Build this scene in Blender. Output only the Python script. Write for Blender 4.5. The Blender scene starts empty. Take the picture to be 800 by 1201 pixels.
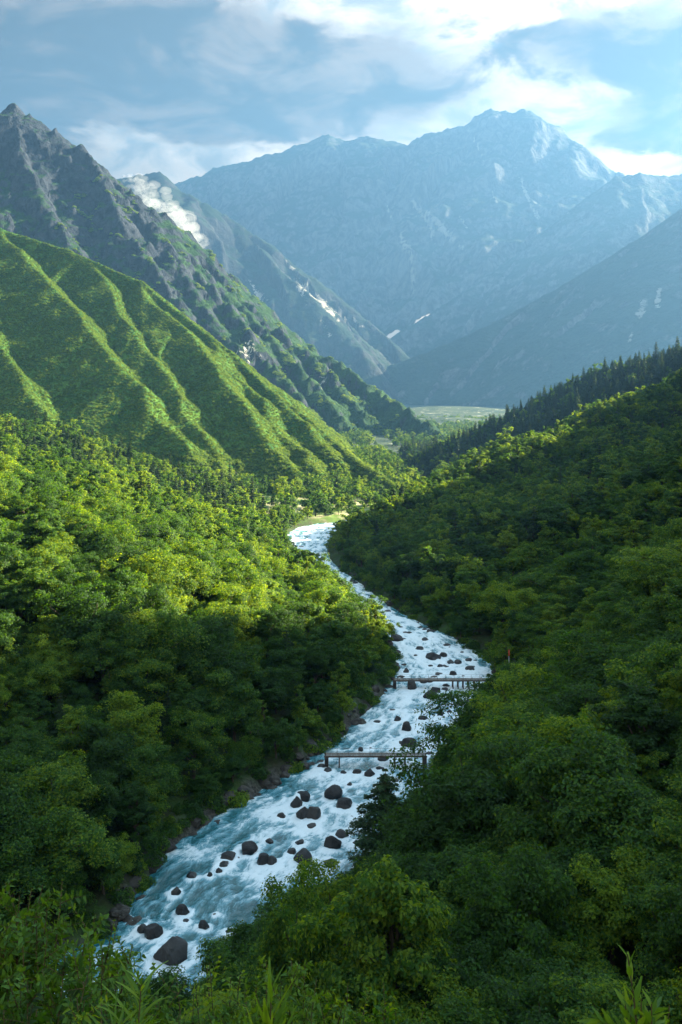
import bpy, math, random
import numpy as np
from mathutils import Vector, Matrix

# ------------------------------------------------------------------ camera, sky, sun, exposure
SC = bpy.context.scene
COL = SC.collection
F = 1100.0          # focal length in photo pixels (photo is 800 wide)
HOR = 455.0         # horizon row of the photo
H = 80.0            # camera height above the river
R_ = math.radians
SUN_AZ = 65.0       # degrees to the right of the viewing direction (+Y)
SUN_EL = 22.5

cam_d = bpy.data.cameras.new('camera')
cam = bpy.data.objects.new('camera', cam_d)
COL.objects.link(cam)
cam.location = (0, 0, H)
cam.rotation_euler = (R_(90), 0, 0)
cam_d.sensor_fit = 'AUTO'
cam_d.sensor_width = 36
cam_d.lens = 36 * F / 1201.0
cam_d.shift_y = -(600.5 - HOR) / 1201.0
cam_d.clip_start = 0.1
cam_d.clip_end = 30000
SC.camera = cam

SC.view_settings.view_transform = 'Standard'
SC.view_settings.look = 'None'
SC.view_settings.gamma = 1
SC.view_settings.exposure = 3.75
SC.view_settings.use_curve_mapping = False
SC.render.engine = 'CYCLES'
cy = SC.cycles
cy.max_bounces = 5
cy.diffuse_bounces = 2
cy.glossy_bounces = 2
cy.transmission_bounces = 3
cy.volume_bounces = 2
cy.transparent_max_bounces = 6
cy.sample_clamp_indirect = 4
cy.use_denoising = True
cy.use_adaptive_sampling = True
cy.adaptive_threshold = 0.01
try:
    cy.denoiser = 'OPENIMAGEDENOISE'
    cy.denoising_input_passes = 'RGB_ALBEDO_NORMAL'
except Exception:
    pass

class NT:
    """small helper for writing node trees"""
    def __init__(s, tree):
        s.t = tree
    def n(s, kind, **kw):
        nd = s.t.nodes.new(kind)
        for k, v in kw.items():
            setattr(nd, k, v)
        return nd
    def put(s, sock, v):
        if v is None:
            return
        if hasattr(v, 'bl_idname') and hasattr(v, 'outputs'):
            v = v.outputs[0]
        if isinstance(v, bpy.types.NodeSocket):
            s.t.links.new(v, sock)
        else:
            try:
                sock.default_value = v
            except Exception:
                sock.default_value = (*v, 1.0)
    def m(s, op, a, b=None, c=None, clamp=False):
        nd = s.n('ShaderNodeMath', operation=op, use_clamp=clamp)
        s.put(nd.inputs[0], a); s.put(nd.inputs[1], b)
        if c is not None: s.put(nd.inputs[2], c)
        return nd.outputs[0]
    def mix(s, f, a, b):
        nd = s.n('ShaderNodeMix', data_type='RGBA')
        s.put(nd.inputs[0], f); s.put(nd.inputs[6], a); s.put(nd.inputs[7], b)
        return nd.outputs[2]
    def noise(s, vec, scale, detail=4, rough=0.55, dist=0.0):
        nd = s.n('ShaderNodeTexNoise')
        s.put(nd.inputs['Vector'], vec)
        nd.inputs['Scale'].default_value = scale
        nd.inputs['Detail'].default_value = detail
        nd.inputs['Roughness'].default_value = rough
        nd.inputs['Distortion'].default_value = dist
        return nd
    def mr(s, v, a, b, c=0.0, d=1.0, smooth=True):
        nd = s.n('ShaderNodeMapRange')
        if smooth: nd.interpolation_type = 'SMOOTHSTEP'
        s.put(nd.inputs[0], v)
        nd.inputs[1].default_value = a; nd.inputs[2].default_value = b
        nd.inputs[3].default_value = c; nd.inputs[4].default_value = d
        return nd.outputs[0]
    def vmath(s, op, a, b=None):
        nd = s.n('ShaderNodeVectorMath', operation=op)
        s.put(nd.inputs[0], a)
        if b is not None: s.put(nd.inputs[1], b)
        return nd.outputs[0]
    def xyz(s, x, y, z):
        nd = s.n('ShaderNodeCombineXYZ')
        s.put(nd.inputs[0], x); s.put(nd.inputs[1], y); s.put(nd.inputs[2], z)
        return nd.outputs[0]
    def attr(s, name):
        nd = s.n('ShaderNodeAttribute'); nd.attribute_name = name
        return nd

# world: Nishita sky seen through a broken cloud deck (laid out in compass and elevation degrees)
W = bpy.data.worlds.new('World')
SC.world = W
W.use_nodes = True
wt = W.node_tree
wt.nodes.clear()
N = NT(wt)
sky = N.n('ShaderNodeTexSky', sky_type='NISHITA')
sky.sun_disc = False
sky.sun_elevation = R_(SUN_EL)
sky.sun_rotation = R_(SUN_AZ)
sky.air_density = 1.2
sky.dust_density = 1.0
SKY_K = 0.015
CL_K = 0.108         # radiance of a fully lit white cloud
tc = N.n('ShaderNodeTexCoord')
sep = N.n('ShaderNodeSeparateXYZ')
N.put(sep.inputs[0], tc.outputs['Generated'])
dx, dy, dz = sep.outputs
az = N.m('MULTIPLY', N.m('ARCTAN2', dx, dy), 57.2958)
el = N.m('MULTIPLY', N.m('ARCSINE', dz), 57.2958)
base = N.xyz(N.m('MULTIPLY', az, 0.055), N.m('MULTIPLY', el, 0.12), 3.7)
wn = N.noise(base, 2.6, 7, 0.62)
wsep = N.n('ShaderNodeSeparateColor'); N.put(wsep.inputs[0], wn.outputs['Color'])
az2 = N.m('ADD', az, N.m('MULTIPLY', N.m('SUBTRACT', wsep.outputs[0], 0.5), 8.0))
el2 = N.m('ADD', el, N.m('MULTIPLY', N.m('SUBTRACT', wsep.outputs[1], 0.5), 4.5))
fine = N.noise(N.xyz(N.m('MULTIPLY', az, 0.10), N.m('MULTIPLY', el, 0.20), 1.3), 1.8, 9, 0.60, 0.5)
def pix_ae(px, py):
    a = math.atan2(px - 400, F)
    return math.degrees(a), math.degrees(math.atan2((HOR - py), F / math.cos(a)))
def blob(px, py, rx, ry, amp):
    a, e = pix_ae(px, py)
    ra, re = rx / 19.5, ry / 19.0
    u = N.m('DIVIDE', N.m('SUBTRACT', az2, a), ra)
    v = N.m('DIVIDE', N.m('SUBTRACT', el2, e), re)
    q = N.m('ADD', N.m('MULTIPLY', u, u), N.m('MULTIPLY', v, v))
    return N.m('MULTIPLY', N.m('EXPONENT', N.m('MULTIPLY', q, -1.0)), amp)
def total(bl):
    acc = 0.0
    for b in bl:
        acc = N.m('ADD', blob(*b), acc)
    return acc
# dark = thickness of the shaded cloud bellies; gap = holes to blue
dark = total([(100, 60, 330, 95, 1.15), (270, 100, 170, 60, 0.9), (-250, 60, 330, 130, 1.2), (465, 95, 75, 42, 1.0),
              (705, 60, 85, 34, 1.5), (790, 62, 60, 36, 1.2), (625, 52, 40, 16, 0.9), (762, 158, 62, 30, 1.3), (850, 150, 60, 40, 0.8),
              (40, 50, 55, 28, -0.62), (165, 165, 75, 26, -0.75), (290, 178, 80, 16, -0.5), (560, 130, 60, 18, 0.18),
              (330, 25, 90, 22, -0.20), (420, 10, 60, 30, -0.35), (745, 190, 60, 13, -0.8)])
gap = total([(575, 45, 26, 12, 0.45), (640, 118, 40, 8, 0.35)])
fv = N.m('SUBTRACT', fine.outputs[0], 0.5)
dk = N.mr(N.m('ADD', dark, N.m('MULTIPLY', fv, 2.3)), 0.15, 0.85)
gp = N.mr(N.m('ADD', gap, N.m('MULTIPLY', fv, 1.2)), 0.25, 0.75)
# brighter towards the sun side
lit = N.mr(az, -22.0, 14.0, 0.68, 1.1)
white = N.mix(N.mr(fine.outputs[0], 0.33, 0.60), (0.60, 0.57, 0.52, 1), (1.95, 1.58, 1.20, 1))
belly = N.mix(N.mr(N.m('ADD', N.m('MULTIPLY', dark, 0.45), N.m('MULTIPLY', fv, 4.2)), 0.0, 1.0), (0.54, 0.37, 0.25, 1), (0.11, 0.07, 0.045, 1))
ccol = N.mix(dk, white, belly)
ccol = N.vmath('MULTIPLY', ccol, N.xyz(lit, lit, lit))
cloudc = N.vmath('MULTIPLY', ccol, (CL_K, CL_K, CL_K))
skyc = N.vmath('MULTIPLY', sky.outputs[0], (SKY_K, SKY_K, SKY_K))
tot = N.mix(N.m('MULTIPLY', gp, 0.75), cloudc, skyc)
# overhead and behind the camera: broken cloud letting the blue sky light the ground
over = N.mr(el, 35.0, 60.0)
hi = N.mix(N.mr(el, 24.0, 55.0), (1, 1, 1, 1), (0.95, 1.60, 2.30, 1))
tot = N.vmath('MULTIPLY', tot, hi)
tot = N.mix(N.m('MULTIPLY', over, 0.55), tot, skyc)
bg = N.n('ShaderNodeBackground')
N.put(bg.inputs[0], tot)
bg.inputs[1].default_value = 1.0
wo = N.n('ShaderNodeOutputWorld')
wt.links.new(bg.outputs[0], wo.inputs[0])
W.cycles.sampling_method = 'MANUAL'
W.cycles.sample_map_resolution = 512

sun_d = bpy.data.lights.new('sun', 'SUN')
sun_d.energy = 5.0
sun_d.angle = R_(0.6)
sun_d.color = (1.0, 0.88, 0.62)
sun = bpy.data.objects.new('sun', sun_d)
COL.objects.link(sun)
sdir = Vector((math.sin(R_(SUN_AZ)) * math.cos(R_(SUN_EL)), math.cos(R_(SUN_AZ)) * math.cos(R_(SUN_EL)), math.sin(R_(SUN_EL))))
sun.rotation_euler = sdir.to_track_quat('Z', 'Y').to_euler()

# ------------------------------------------------------------------ numeric helpers
def P(px, py, D):
    """world point seen in the photo at (px, py) when it stands D metres ahead"""
    return ((px - 400) / F * D, D, H - (py - HOR) / F * D)
def pix(x, y, z):
    return 400 + F * x / y, HOR - F * (z - H) / y

_rg = np.random.RandomState(7)
_perm = _rg.permutation(1024)
_grad = _rg.normal(size=(1024, 3)); _grad /= np.linalg.norm(_grad, axis=1)[:, None]
def gnoise(x, y, z=0.0):
    x = np.asarray(x, float); y = np.asarray(y, float); z = np.zeros_like(x) + z
    xi = np.floor(x).astype(int); yi = np.floor(y).astype(int); zi = np.floor(z).astype(int)
    xf = x - xi; yf = y - yi; zf = z - zi
    u = xf * xf * xf * (xf * (xf * 6 - 15) + 10); v = yf * yf * yf * (yf * (yf * 6 - 15) + 10); w = zf * zf * zf * (zf * (zf * 6 - 15) + 10)
    def g(a, b, c):
        k = _perm[(_perm[(_perm[(xi + a) & 1023] + yi + b) & 1023] + zi + c) & 1023]
        gr = _grad[k]
        return gr[..., 0] * (xf - a) + gr[..., 1] * (yf - b) + gr[..., 2] * (zf - c)
    def L(p, q, t): return p + t * (q - p)
    return 1.6 * L(L(L(g(0, 0, 0), g(1, 0, 0), u), L(g(0, 1, 0), g(1, 1, 0), u), v),
                   L(L(g(0, 0, 1), g(1, 0, 1), u), L(g(0, 1, 1), g(1, 1, 1), u), v), w)
def fbm(x, y, z=0.0, o=5, gain=0.5, lac=2.03):
    a, s, r = 1.0, 0.0, 0.0
    for i in range(o):
        r = r + a * gnoise(x, y, z + i * 17.3); s += a
        x = x * lac; y = y * lac; z = z * lac; a *= gain
    return r / s
def ridged(x, y, z=0.0, o=5, gain=0.5, lac=2.03):
    a, s, r, pw = 1.0, 0.0, 0.0, 1.0
    for i in range(o):
        n = 1 - np.abs(gnoise(x, y, z + i * 11.7)) * 1.6
        n = np.clip(n, 0, 1) ** 2
        r = r + a * n * pw; s += a
        pw = np.clip(n * 1.5, 0, 1)
        x = x * lac; y = y * lac; a *= gain
    return r / s
def sstep(a, b, v):
    t = np.clip((v - a) / (b - a), 0, 1)
    return t * t * (3 - 2 * t)

def tag(o, label=None, cat=None, group=None, kind=None):
    if label: o['label'] = label
    if cat: o['category'] = cat
    if group: o['group'] = group
    if kind: o['kind'] = kind
    return o
def empty(name, loc, rz=0.0, sc=1.0):
    o = bpy.data.objects.new(name, None)
    COL.objects.link(o)
    o.location = loc; o.rotation_euler = (0, 0, rz)
    o.scale = (sc, sc, sc) if not hasattr(sc, '__len__') else sc
    o.empty_display_size = 0.5
    return o
def mesh_np(name, verts, faces, mat=None, smooth=False, attrs=None, loose=None):
    """verts (n,3); faces (m,k) all of one size, or a list of such arrays"""
    me = bpy.data.meshes.new(name)
    fl = faces if isinstance(faces, list) else [faces]
    verts = np.asarray(verts, np.float32)
    me.vertices.add(len(verts))
    me.vertices.foreach_set('co', verts.ravel())
    nl = sum(f.size for f in fl); nf = sum(len(f) for f in fl)
    if nf:
        me.loops.add(nl); me.polygons.add(nf)
        me.loops.foreach_set('vertex_index', np.concatenate([f.ravel() for f in fl]).astype(np.int32))
        tots = np.concatenate([np.full(len(f), f.shape[1]) for f in fl])
        st = np.concatenate([[0], np.cumsum(tots)[:-1]])
        me.polygons.foreach_set('loop_start', st.astype(np.int32))
        me.polygons.foreach_set('use_smooth', np.full(nf, bool(smooth)))
    for k, v in (attrs or {}).items():
        v = np.asarray(v, np.float32)
        if v.ndim == 1:
            a = me.attributes.new(k, 'FLOAT', 'POINT'); a.data.foreach_set('value', v)
        else:
            a = me.attributes.new(k, 'FLOAT_VECTOR', 'POINT'); a.data.foreach_set('vector', v.ravel())
    me.update()
    me.validate()
    if mat: me.materials.append(mat)
    return me
def obj(name, me, parent=None, loc=None):
    o = bpy.data.objects.new(name, me)
    COL.objects.link(o)
    if parent: o.parent = parent
    if loc is not None: o.location = loc
    return o
def grid_faces(nx, ny):
    i = np.arange(nx * ny).reshape(ny, nx)
    return np.stack([i[:-1, :-1], i[:-1, 1:], i[1:, 1:], i[1:, :-1]], -1).reshape(-1, 4)

# ------------------------------------------------------------------ materials
def new_mat(name):
    m = bpy.data.materials.new(name)
    m.use_nodes = True
    m.node_tree.nodes.clear()
    return m, NT(m.node_tree)
def out(n, sh, disp=None):
    o = n.n('ShaderNodeOutputMaterial')
    n.t.links.new(sh, o.inputs[0])
    return o
def principled(n, col, rough=0.7, spec=0.3, normal=None, **kw):
    p = n.n('ShaderNodeBsdfPrincipled')
    n.put(p.inputs['Base Color'], col)
    n.put(p.inputs['Roughness'], rough)
    n.put(p.inputs['Specular IOR Level'], spec)
    if normal is not None: n.put(p.inputs['Normal'], normal)
    for k, v in kw.items(): n.put(p.inputs[k.replace('_', ' ')], v)
    return p.outputs[0]
def bump(n, h, strength=0.5, dist=0.1):
    b = n.n('ShaderNodeBump')
    n.put(b.inputs['Height'], h)
    b.inputs['Strength'].default_value = strength
    b.inputs['Distance'].default_value = dist
    return b.outputs[0]

def leaf_mat(name, c_dark, c_mid, c_light, trans=0.35, gloss=0.25, nscale=0.35):
    m, n = new_mat(name)
    oi = n.n('ShaderNodeObjectInfo')
    geo = n.n('ShaderNodeNewGeometry')
    tcn = n.n('ShaderNodeTexCoord')
    ns = n.noise(tcn.outputs['Object'], nscale, 3, 0.6)
    rnd = n.m('ADD', n.m('MULTIPLY', oi.outputs['Random'], 1.05), n.m('MULTIPLY', n.m('SUBTRACT', ns.outputs[0], 0.5), 1.0))
    rnd = n.m('ADD', rnd, n.m('MULTIPLY', n.m('SUBTRACT', geo.outputs['Random Per Island'], 0.5), 0.95))
    c = n.mix(n.mr(rnd, 0.0, 0.55), c_dark, c_mid)
    c = n.mix(n.mr(rnd, 0.55, 1.3), c, c_light)
    d = principled(n, c, 0.6, gloss)
    t = n.n('ShaderNodeBsdfTranslucent')
    tcol = n.vmath('MULTIPLY', c, (4.4, 2.9, 0.28))
    n.put(t.inputs[0], tcol)
    mx = n.n('ShaderNodeMixShader'); mx.inputs[0].default_value = trans
    n.t.links.new(d, mx.inputs[1]); n.t.links.new(t.outputs[0], mx.inputs[2])
    out(n, mx.outputs[0])
    return m
M = {}
M['leaf'] = leaf_mat('broad_leaf', (0.012, 0.042, 0.007, 1), (0.024, 0.082, 0.010, 1), (0.100, 0.178, 0.012, 1), 0.48)
M['leaf_fresh'] = leaf_mat('fresh_leaf', (0.025, 0.075, 0.010, 1), (0.050, 0.125, 0.015, 1), (0.10, 0.19, 0.025, 1), 0.36)
M['needle'] = leaf_mat('conifer_needle', (0.009, 0.030, 0.012, 1), (0.016, 0.048, 0.016, 1), (0.03, 0.07, 0.02, 1), 0.18)
M['scrub'] = leaf_mat('hillside_scrub_leaf', (0.028, 0.075, 0.012, 1), (0.055, 0.125, 0.016, 1), (0.10, 0.170, 0.020, 1), 0.36)
m, n = new_mat('bark')
tcn = n.n('ShaderNodeTexCoord'); mp = n.n('ShaderNodeMapping'); mp.inputs['Scale'].default_value = (6, 6, 1.2)
n.put(mp.inputs[0], tcn.outputs['Object'])
ns = n.noise(mp.outputs[0], 1.5, 5, 0.6)
out(n, principled(n, n.mix(ns.outputs[0], (0.030, 0.022, 0.015, 1), (0.13, 0.11, 0.085, 1)), 0.9, 0.1, bump(n, ns.outputs[0], 0.6, 0.05)))
M['bark'] = m
# ------------------------------------------------------------------ river course
#  photo row, left bank column, right bank column (water level = 0)
_RV = [(1120, 118, 300), (1060, 160, 355), (1000, 212, 425), (960, 275, 455), (920, 335, 490), (885, 384, 512),
       (850, 420, 540), (800, 462, 582), (772, 458, 572), (750, 448, 536), (735, 435, 502), (715, 412, 464), (690, 388, 430),
       (670, 362, 402), (652, 338, 386), (635, 333, 388), (620, 346, 404)]
_cl = [(-260, 8, 16), (-190, 28, 16), (-130, 52, 15), (-85, 76, 15), (-56, 98, 14.5)]
for py, a, b in _RV:
    D = H * F / (py - HOR)
    xa, xb = (a - 400) / F * D, (b - 400) / F * D
    _cl.append(((xa + xb) / 2, D, max(6.0, (xb - xa) / 2 * (0.95 if py > 830 else (0.88 if py > 780 else 0.78)))))
_cl += [(14, 562, 10), (34, 595, 8), (52, 640, 4), (66, 700, 2.5), (70, 800, 2), (60, 1160, 2)]
_cl = np.array(_cl)
def catmull(p, n):
    q = np.vstack([2 * p[0] - p[1], p, 2 * p[-1] - p[-2]])
    res = []
    for i in range(1, len(q) - 2):
        t = np.linspace(0, 1, n, endpoint=False)[:, None]
        a, b, c, d = q[i - 1], q[i], q[i + 1], q[i + 2]
        res.append(0.5 * ((2 * b) + (-a + c) * t + (2 * a - 5 * b + 4 * c - d) * t ** 2 + (-a + 3 * b - 3 * c + d) * t ** 3))
    res.append(p[-1:])
    return np.vstack(res)
CLN = catmull(_cl, 8)
def smooth_rows(p, k):
    for _ in range(k):
        q = p.copy(); q[1:-1] = (p[:-2] + 2 * p[1:-1] + p[2:]) / 4; p = q
    return p
CLN = smooth_rows(CLN, 3)
_sl = np.concatenate([[0], np.cumsum(np.linalg.norm(np.diff(CLN[:, :2], axis=0), axis=1))])
def river_coords(x, y):
    """arc length, signed offset (+ = right bank side), half width at nearest centreline point"""
    x = np.asarray(x, float).ravel(); y = np.asarray(y, float).ravel()
    best = np.full(x.shape, 1e18); S = np.zeros_like(x); T = np.zeros_like(x); Wd = np.zeros_like(x)
    for i in range(len(CLN) - 1):
        ax, ay, aw = CLN[i]; bx, by, bw = CLN[i + 1]
        ex, ey = bx - ax, by - ay; L2 = ex * ex + ey * ey
        t = np.clip(((x - ax) * ex + (y - ay) * ey) / L2, 0, 1)
        qx, qy = x - ax - t * ex, y - ay - t * ey
        d = qx * qx + qy * qy
        k = d < best
        cr = ex * qy - ey * qx
        best[k] = d[k]; S[k] = (_sl[i] + t * math.sqrt(L2))[k]
        T[k] = (np.sqrt(d) * np.where(cr > 0, -1, 1))[k]
        Wd[k] = (aw + t * (bw - aw))[k]
    return S, T, Wd

# ------------------------------------------------------------------ near terrain: thin-plate surface through surveyed and shadow-tuned heights
_cp = []
def cp(*a):
    for p in a: _cp.append(p)
for y in (120, 160, 200, 260, 320, 380, 430):   # left hillside
    i = np.argmin(np.abs(CLN[:, 1] - y)); bx = CLN[i, 0] - CLN[i, 2]
    f = {120: .9, 160: .95}.get(y, 1.0)
    for d, z in ((2, 0.8), (20, 6.5 * f), (50, 17 * f), (100, 35 * f), (150, 48), (230, 64), (380, 92)):
        cp((bx - d, y, z))
cp((-120, 95, 10), (-160, 110, 24), (-220, 80, 30), (-300, 60, 45), (-420, 200, 95), (-420, 60, 80))
cp((-45, 505, 1), (-90, 505, 6), (-150, 505, 24), (-230, 505, 42), (-380, 505, 75))
cp((-50, 600, 0.5), (-105, 600, 14), (-172, 630, 39), (-233, 640, 47), (-320, 640, 60), (-420, 620, 80), (-60, 540, 1))
cp((-40, 690, 0), (-150, 700, 8), (-250, 710, 20), (-400, 720, 40), (0, 700, 0), (60, 720, 0), (-30, 800, 0), (-200, 800, 2), (-420, 820, 12), (-15, 640, 0), (20, 640, 0))
# right side: near spur, hollow, middle spur, gully, rim, dip, conifer ridge
cp((28, 190, 4), (38, 205, 10), (54, 205, 22), (80, 220, 34), (130, 230, 58), (200, 230, 92), (300, 230, 130))
cp((52, 275, 3), (70, 290, 9), (100, 290, 20), (140, 300, 32), (210, 300, 70))
cp((30, 330, 2), (50, 350, 10), (67, 370, 19), (109, 400, 31), (153, 420, 45), (220, 440, 75), (320, 460, 125))
cp((5, 400, 1), (0, 455, 1), (35, 440, 8), (70, 455, 15), (110, 475, 25), (170, 490, 40), (240, 520, 68))
cp((2, 520, 1), (10, 532, 3), (29, 540, 10), (52, 570, 16), (76, 600, 23), (116, 640, 37), (191, 700, 60), (276, 760, 83), (415, 830, 122))
cp((70, 540, 12), (120, 570, 20), (180, 610, 34), (250, 650, 52))
cp((40, 620, 2), (95, 680, 4), (160, 740, 18), (240, 800, 42), (330, 850, 70))
cp((112, 850, 13), (160, 880, 38), (254, 930, 86), (349, 960, 110), (500, 1000, 150), (60, 830, 2), (30, 900, 0), (90, 960, 0), (200, 1050, 10), (350, 1100, 30), (500, 1130, 50))
# camera's own hill
cp((0, 0, 78.2), (0, -30, 90), (-30, -30, 84), (40, -30, 100), (0, 12, 70.5), (-12, 25, 60), (-25, 45, 38), (-38, 62, 14), (0, 40, 47), (0, 65, 28), (-8, 90, 13), (-12, 108, 2),
   (-60, 50, 8), (-70, 20, 30), (-60, -20, 60), (-110, 10, 12), (25, 20, 60), (6, 12, 69), (10, 25, 57), (12, 40, 45), (22, 60, 33), (25, 100, 23), (8, 125, 9), (20, 150, 9), (20, 170, 4), (50, 130, 32), (50, 170, 22), (60, 60, 56), (60, 10, 80),
   (100, 100, 66), (110, 160, 58), (150, 60, 96), (200, 130, 105), (-150, -80, 60), (150, -80, 130))
# invented mountain out of frame on the right, shaped so its shadow fills the gorge
cp((380, 190, 262), (290, 140, 185), (330, 330, 180), (450, 350, 235), (450, 480, 205), (450, 580, 178), (320, 570, 165), (335, 645, 160), (290, 500, 125), (225, 580, 50), (600, 450, 345), (620, 503, 355), (620, 546, 265), (700, 600, 260), (620, 300, 340), (620, 690, 235), (520, 680, 175), (700, 790, 195), (820, 490, 430), (820, 570, 400), (820, 630, 290), (820, 720, 240), (820, 850, 230), (820, 250, 400), (450, 150, 240), (350, 50, 190), (600, 0, 300), (820, 0, 350), (760, 950, 200), (560, 890, 170))
_cp = np.array(_cp, float)
# densify: drop near duplicates
keep = []
for i, p in enumerate(_cp):
    if all((p[0] - _cp[j][0]) ** 2 + (p[1] - _cp[j][1]) ** 2 > 9 for j in keep): keep.append(i)
_cp = _cp[keep]
def _phi(r2): return 0.5 * r2 * np.log(r2 + 1e-9)
_SCL = 200.0
_X = _cp[:, :2] / _SCL
_n = len(_X)
_K = _phi(((_X[:, None] - _X[None]) ** 2).sum(-1)) + np.eye(_n) * 2e-4
_Pm = np.hstack([np.ones((_n, 1)), _X])
_A = np.block([[_K, _Pm], [_Pm.T, np.zeros((3, 3))]])
_w = np.linalg.solve(_A, np.concatenate([_cp[:, 2], np.zeros(3)]))
def rbf(x, y):
    x = np.asarray(x, float).ravel() / _SCL; y = np.asarray(y, float).ravel() / _SCL
    r = _w[_n] + _w[_n + 1] * x + _w[_n + 2] * y
    for i in range(_n):
        r = r + _w[i] * _phi((x - _X[i, 0]) ** 2 + (y - _X[i, 1]) ** 2)
    return r
def ground(x, y, full=False):
    sh = np.shape(x)
    x = np.asarray(x, float).ravel(); y = np.asarray(y, float).ravel()
    z = rbf(x, y)
    S, T, Wd = river_coords(x, y)
    d = np.abs(T) - Wd - 1.2 * gnoise(x / 5, y / 5, 3.1) - 0.5 * gnoise(x / 1.7, y / 1.7, 9.1)
    amp = sstep(4, 60, d) * sstep(20, 60, np.hypot(x, y))
    rough = 7.0 * fbm(x / 75, y / 75, 4.2, 4) + 1.6 * fbm(x / 14, y / 14, 2.2, 3)
    z = z + amp * rough + 0.35 * gnoise(x / 3, y / 3, 1.0)
    # river bed and steep stony bank
    z = np.maximum(z, 0.35)
    bank = sstep(-0.8, 5.0, d)
    near = 0.25 + 1.1 * np.clip(d, 0, 30) * 0.25
    z = np.where(d < 12, np.maximum(z, np.minimum(near, 3.0)), z)
    z = -1.1 + (z + 1.1) * bank
    z = np.where(d < -0.8, -1.1, z)
    # the sheet dives under the valley floor at its outer edges
    edge = np.maximum(sstep(1120, 1180, y), sstep(400, 470, -x))
    z = z * (1 - edge) - 4.0 * edge
    if full: return z.reshape(sh), S, T, d.reshape(sh)
    return z.reshape(sh)

def axis(pts):
    r = [pts[0][0]]
    for (a, sa), (b, sb) in zip(pts[:-1], pts[1:]):
        L = b - a; k = max(1, int(round(L / ((sa + sb) / 2))))
        t = np.linspace(0, 1, k + 1)[1:]
        r += list(a + L * (t if sa == sb else (sa * t + (sb - sa) * t * t / 2) / ((sa + sb) / 2)))
    return np.array(r)
gx = axis([(-470, 6), (-180, 2.5), (-60, 1.1), (60, 1.1), (200, 3), (420, 5), (1000, 12)])
gy = axis([(-160, 12), (-10, 2), (60, 1.1), (260, 1.1), (450, 2.2), (800, 4), (1180, 8)])
GX, GY = np.meshgrid(gx, gy)
GZ, gS, gT, gd = ground(GX, GY, True)
soft_bank = sstep(235, 260, GY).ravel()
meadow = (sstep(545, 575, GY) * sstep(760, 700, GY) * sstep(-75, -45, GX) * sstep(70, 40, GX)).ravel()
stone = (1 - .85 * soft_bank) * (sstep(5.0, 1.5, gd.ravel() + 2.0 * gnoise(GX.ravel() / 4, GY.ravel() / 4))).ravel()

m, n = new_mat('forest_floor')
geo = n.n('ShaderNodeNewGeometry'); pos = geo.outputs['Position']
n1 = n.noise(pos, 0.25, 6, 0.6); n2 = n.noise(pos, 1.6, 5, 0.6); n3 = n.noise(pos, 0.06, 4, 0.6)
soil = n.mix(n.mr(n1.outputs[0], 0.35, 0.65), (0.020, 0.026, 0.010, 1), (0.025, 0.060, 0.012, 1))
rock = n.mix(n.mr(n2.outputs[0], 0.3, 0.7), (0.018, 0.019, 0.018, 1), (0.085, 0.082, 0.075, 1))
mead = n.mix(n.mr(n3.outputs[0], 0.42, 0.56), (0.10, 0.17, 0.03, 1), (0.27, 0.26, 0.15, 1))
c = n.mix(n.attr('stone').outputs['Fac'], soil, rock)
c = n.mix(n.attr('meadow').outputs['Fac'], c, mead)
out(n, principled(n, c, 0.9, 0.15, bump(n, n2.outputs[0], 0.8, 0.35)))
M['floor'] = m
me = mesh_np('terrain', np.stack([GX, GY, GZ], -1).reshape(-1, 3), grid_faces(len(gx), len(gy)), m, True, {'stone': stone, 'meadow': meadow})
terrain = obj('terrain', me)
tag(terrain, 'steep forested slopes of the gorge falling to the stony river banks', kind='structure')

# far valley floor, one sheet out to the horizon
vx = np.linspace(-4300, 4100, 281); vy = np.concatenate([np.linspace(560, 4000, 300), np.linspace(4050, 9800, 100)])
VX, VY = np.meshgrid(vx, vy)
hum = 26 * np.exp(-((VX - 330) / 260) ** 2 - ((VY - 2700) / 260) ** 2) + 14 * np.exp(-((VX - 240) / 120) ** 2 - ((VY - 2150) / 130) ** 2)
VZ = -2.0 + sstep(1200, 2200, VY) * (6 * fbm(VX / 300, VY / 300, 3.3, 4) + 2) + hum
VZ = np.where((VY < 1300), -2.0 + 1.5 * sstep(800, 1200, VY), VZ)
m, n = new_mat('valley_floor')
geo = n.n('ShaderNodeNewGeometry'); pos = geo.outputs['Position']
n1 = n.noise(pos, 0.012, 6, 0.65); vo = n.n('ShaderNodeTexVoronoi'); n.put(vo.inputs['Vector'], pos); vo.inputs['Scale'].default_value = 0.014
n2 = n.noise(pos, 0.045, 5, 0.7)
c = n.mix(n.mr(n1.outputs[0], 0.42, 0.58), (0.018, 0.038, 0.024, 1), (0.040, 0.060, 0.034, 1))
c = n.mix(n.mr(n2.outputs[0], 0.58, 0.66), c, (0.36, 0.36, 0.30, 1))
out(n, principled(n, c, 0.9, 0.1))
valley = obj('valley_floor', mesh_np('valley_floor', np.stack([VX, VY, VZ], -1).reshape(-1, 3), grid_faces(len(vx), len(vy)), m, True))
tag(valley, 'pale fields and woods on the distant hazy valley floor', kind='structure')

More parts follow.
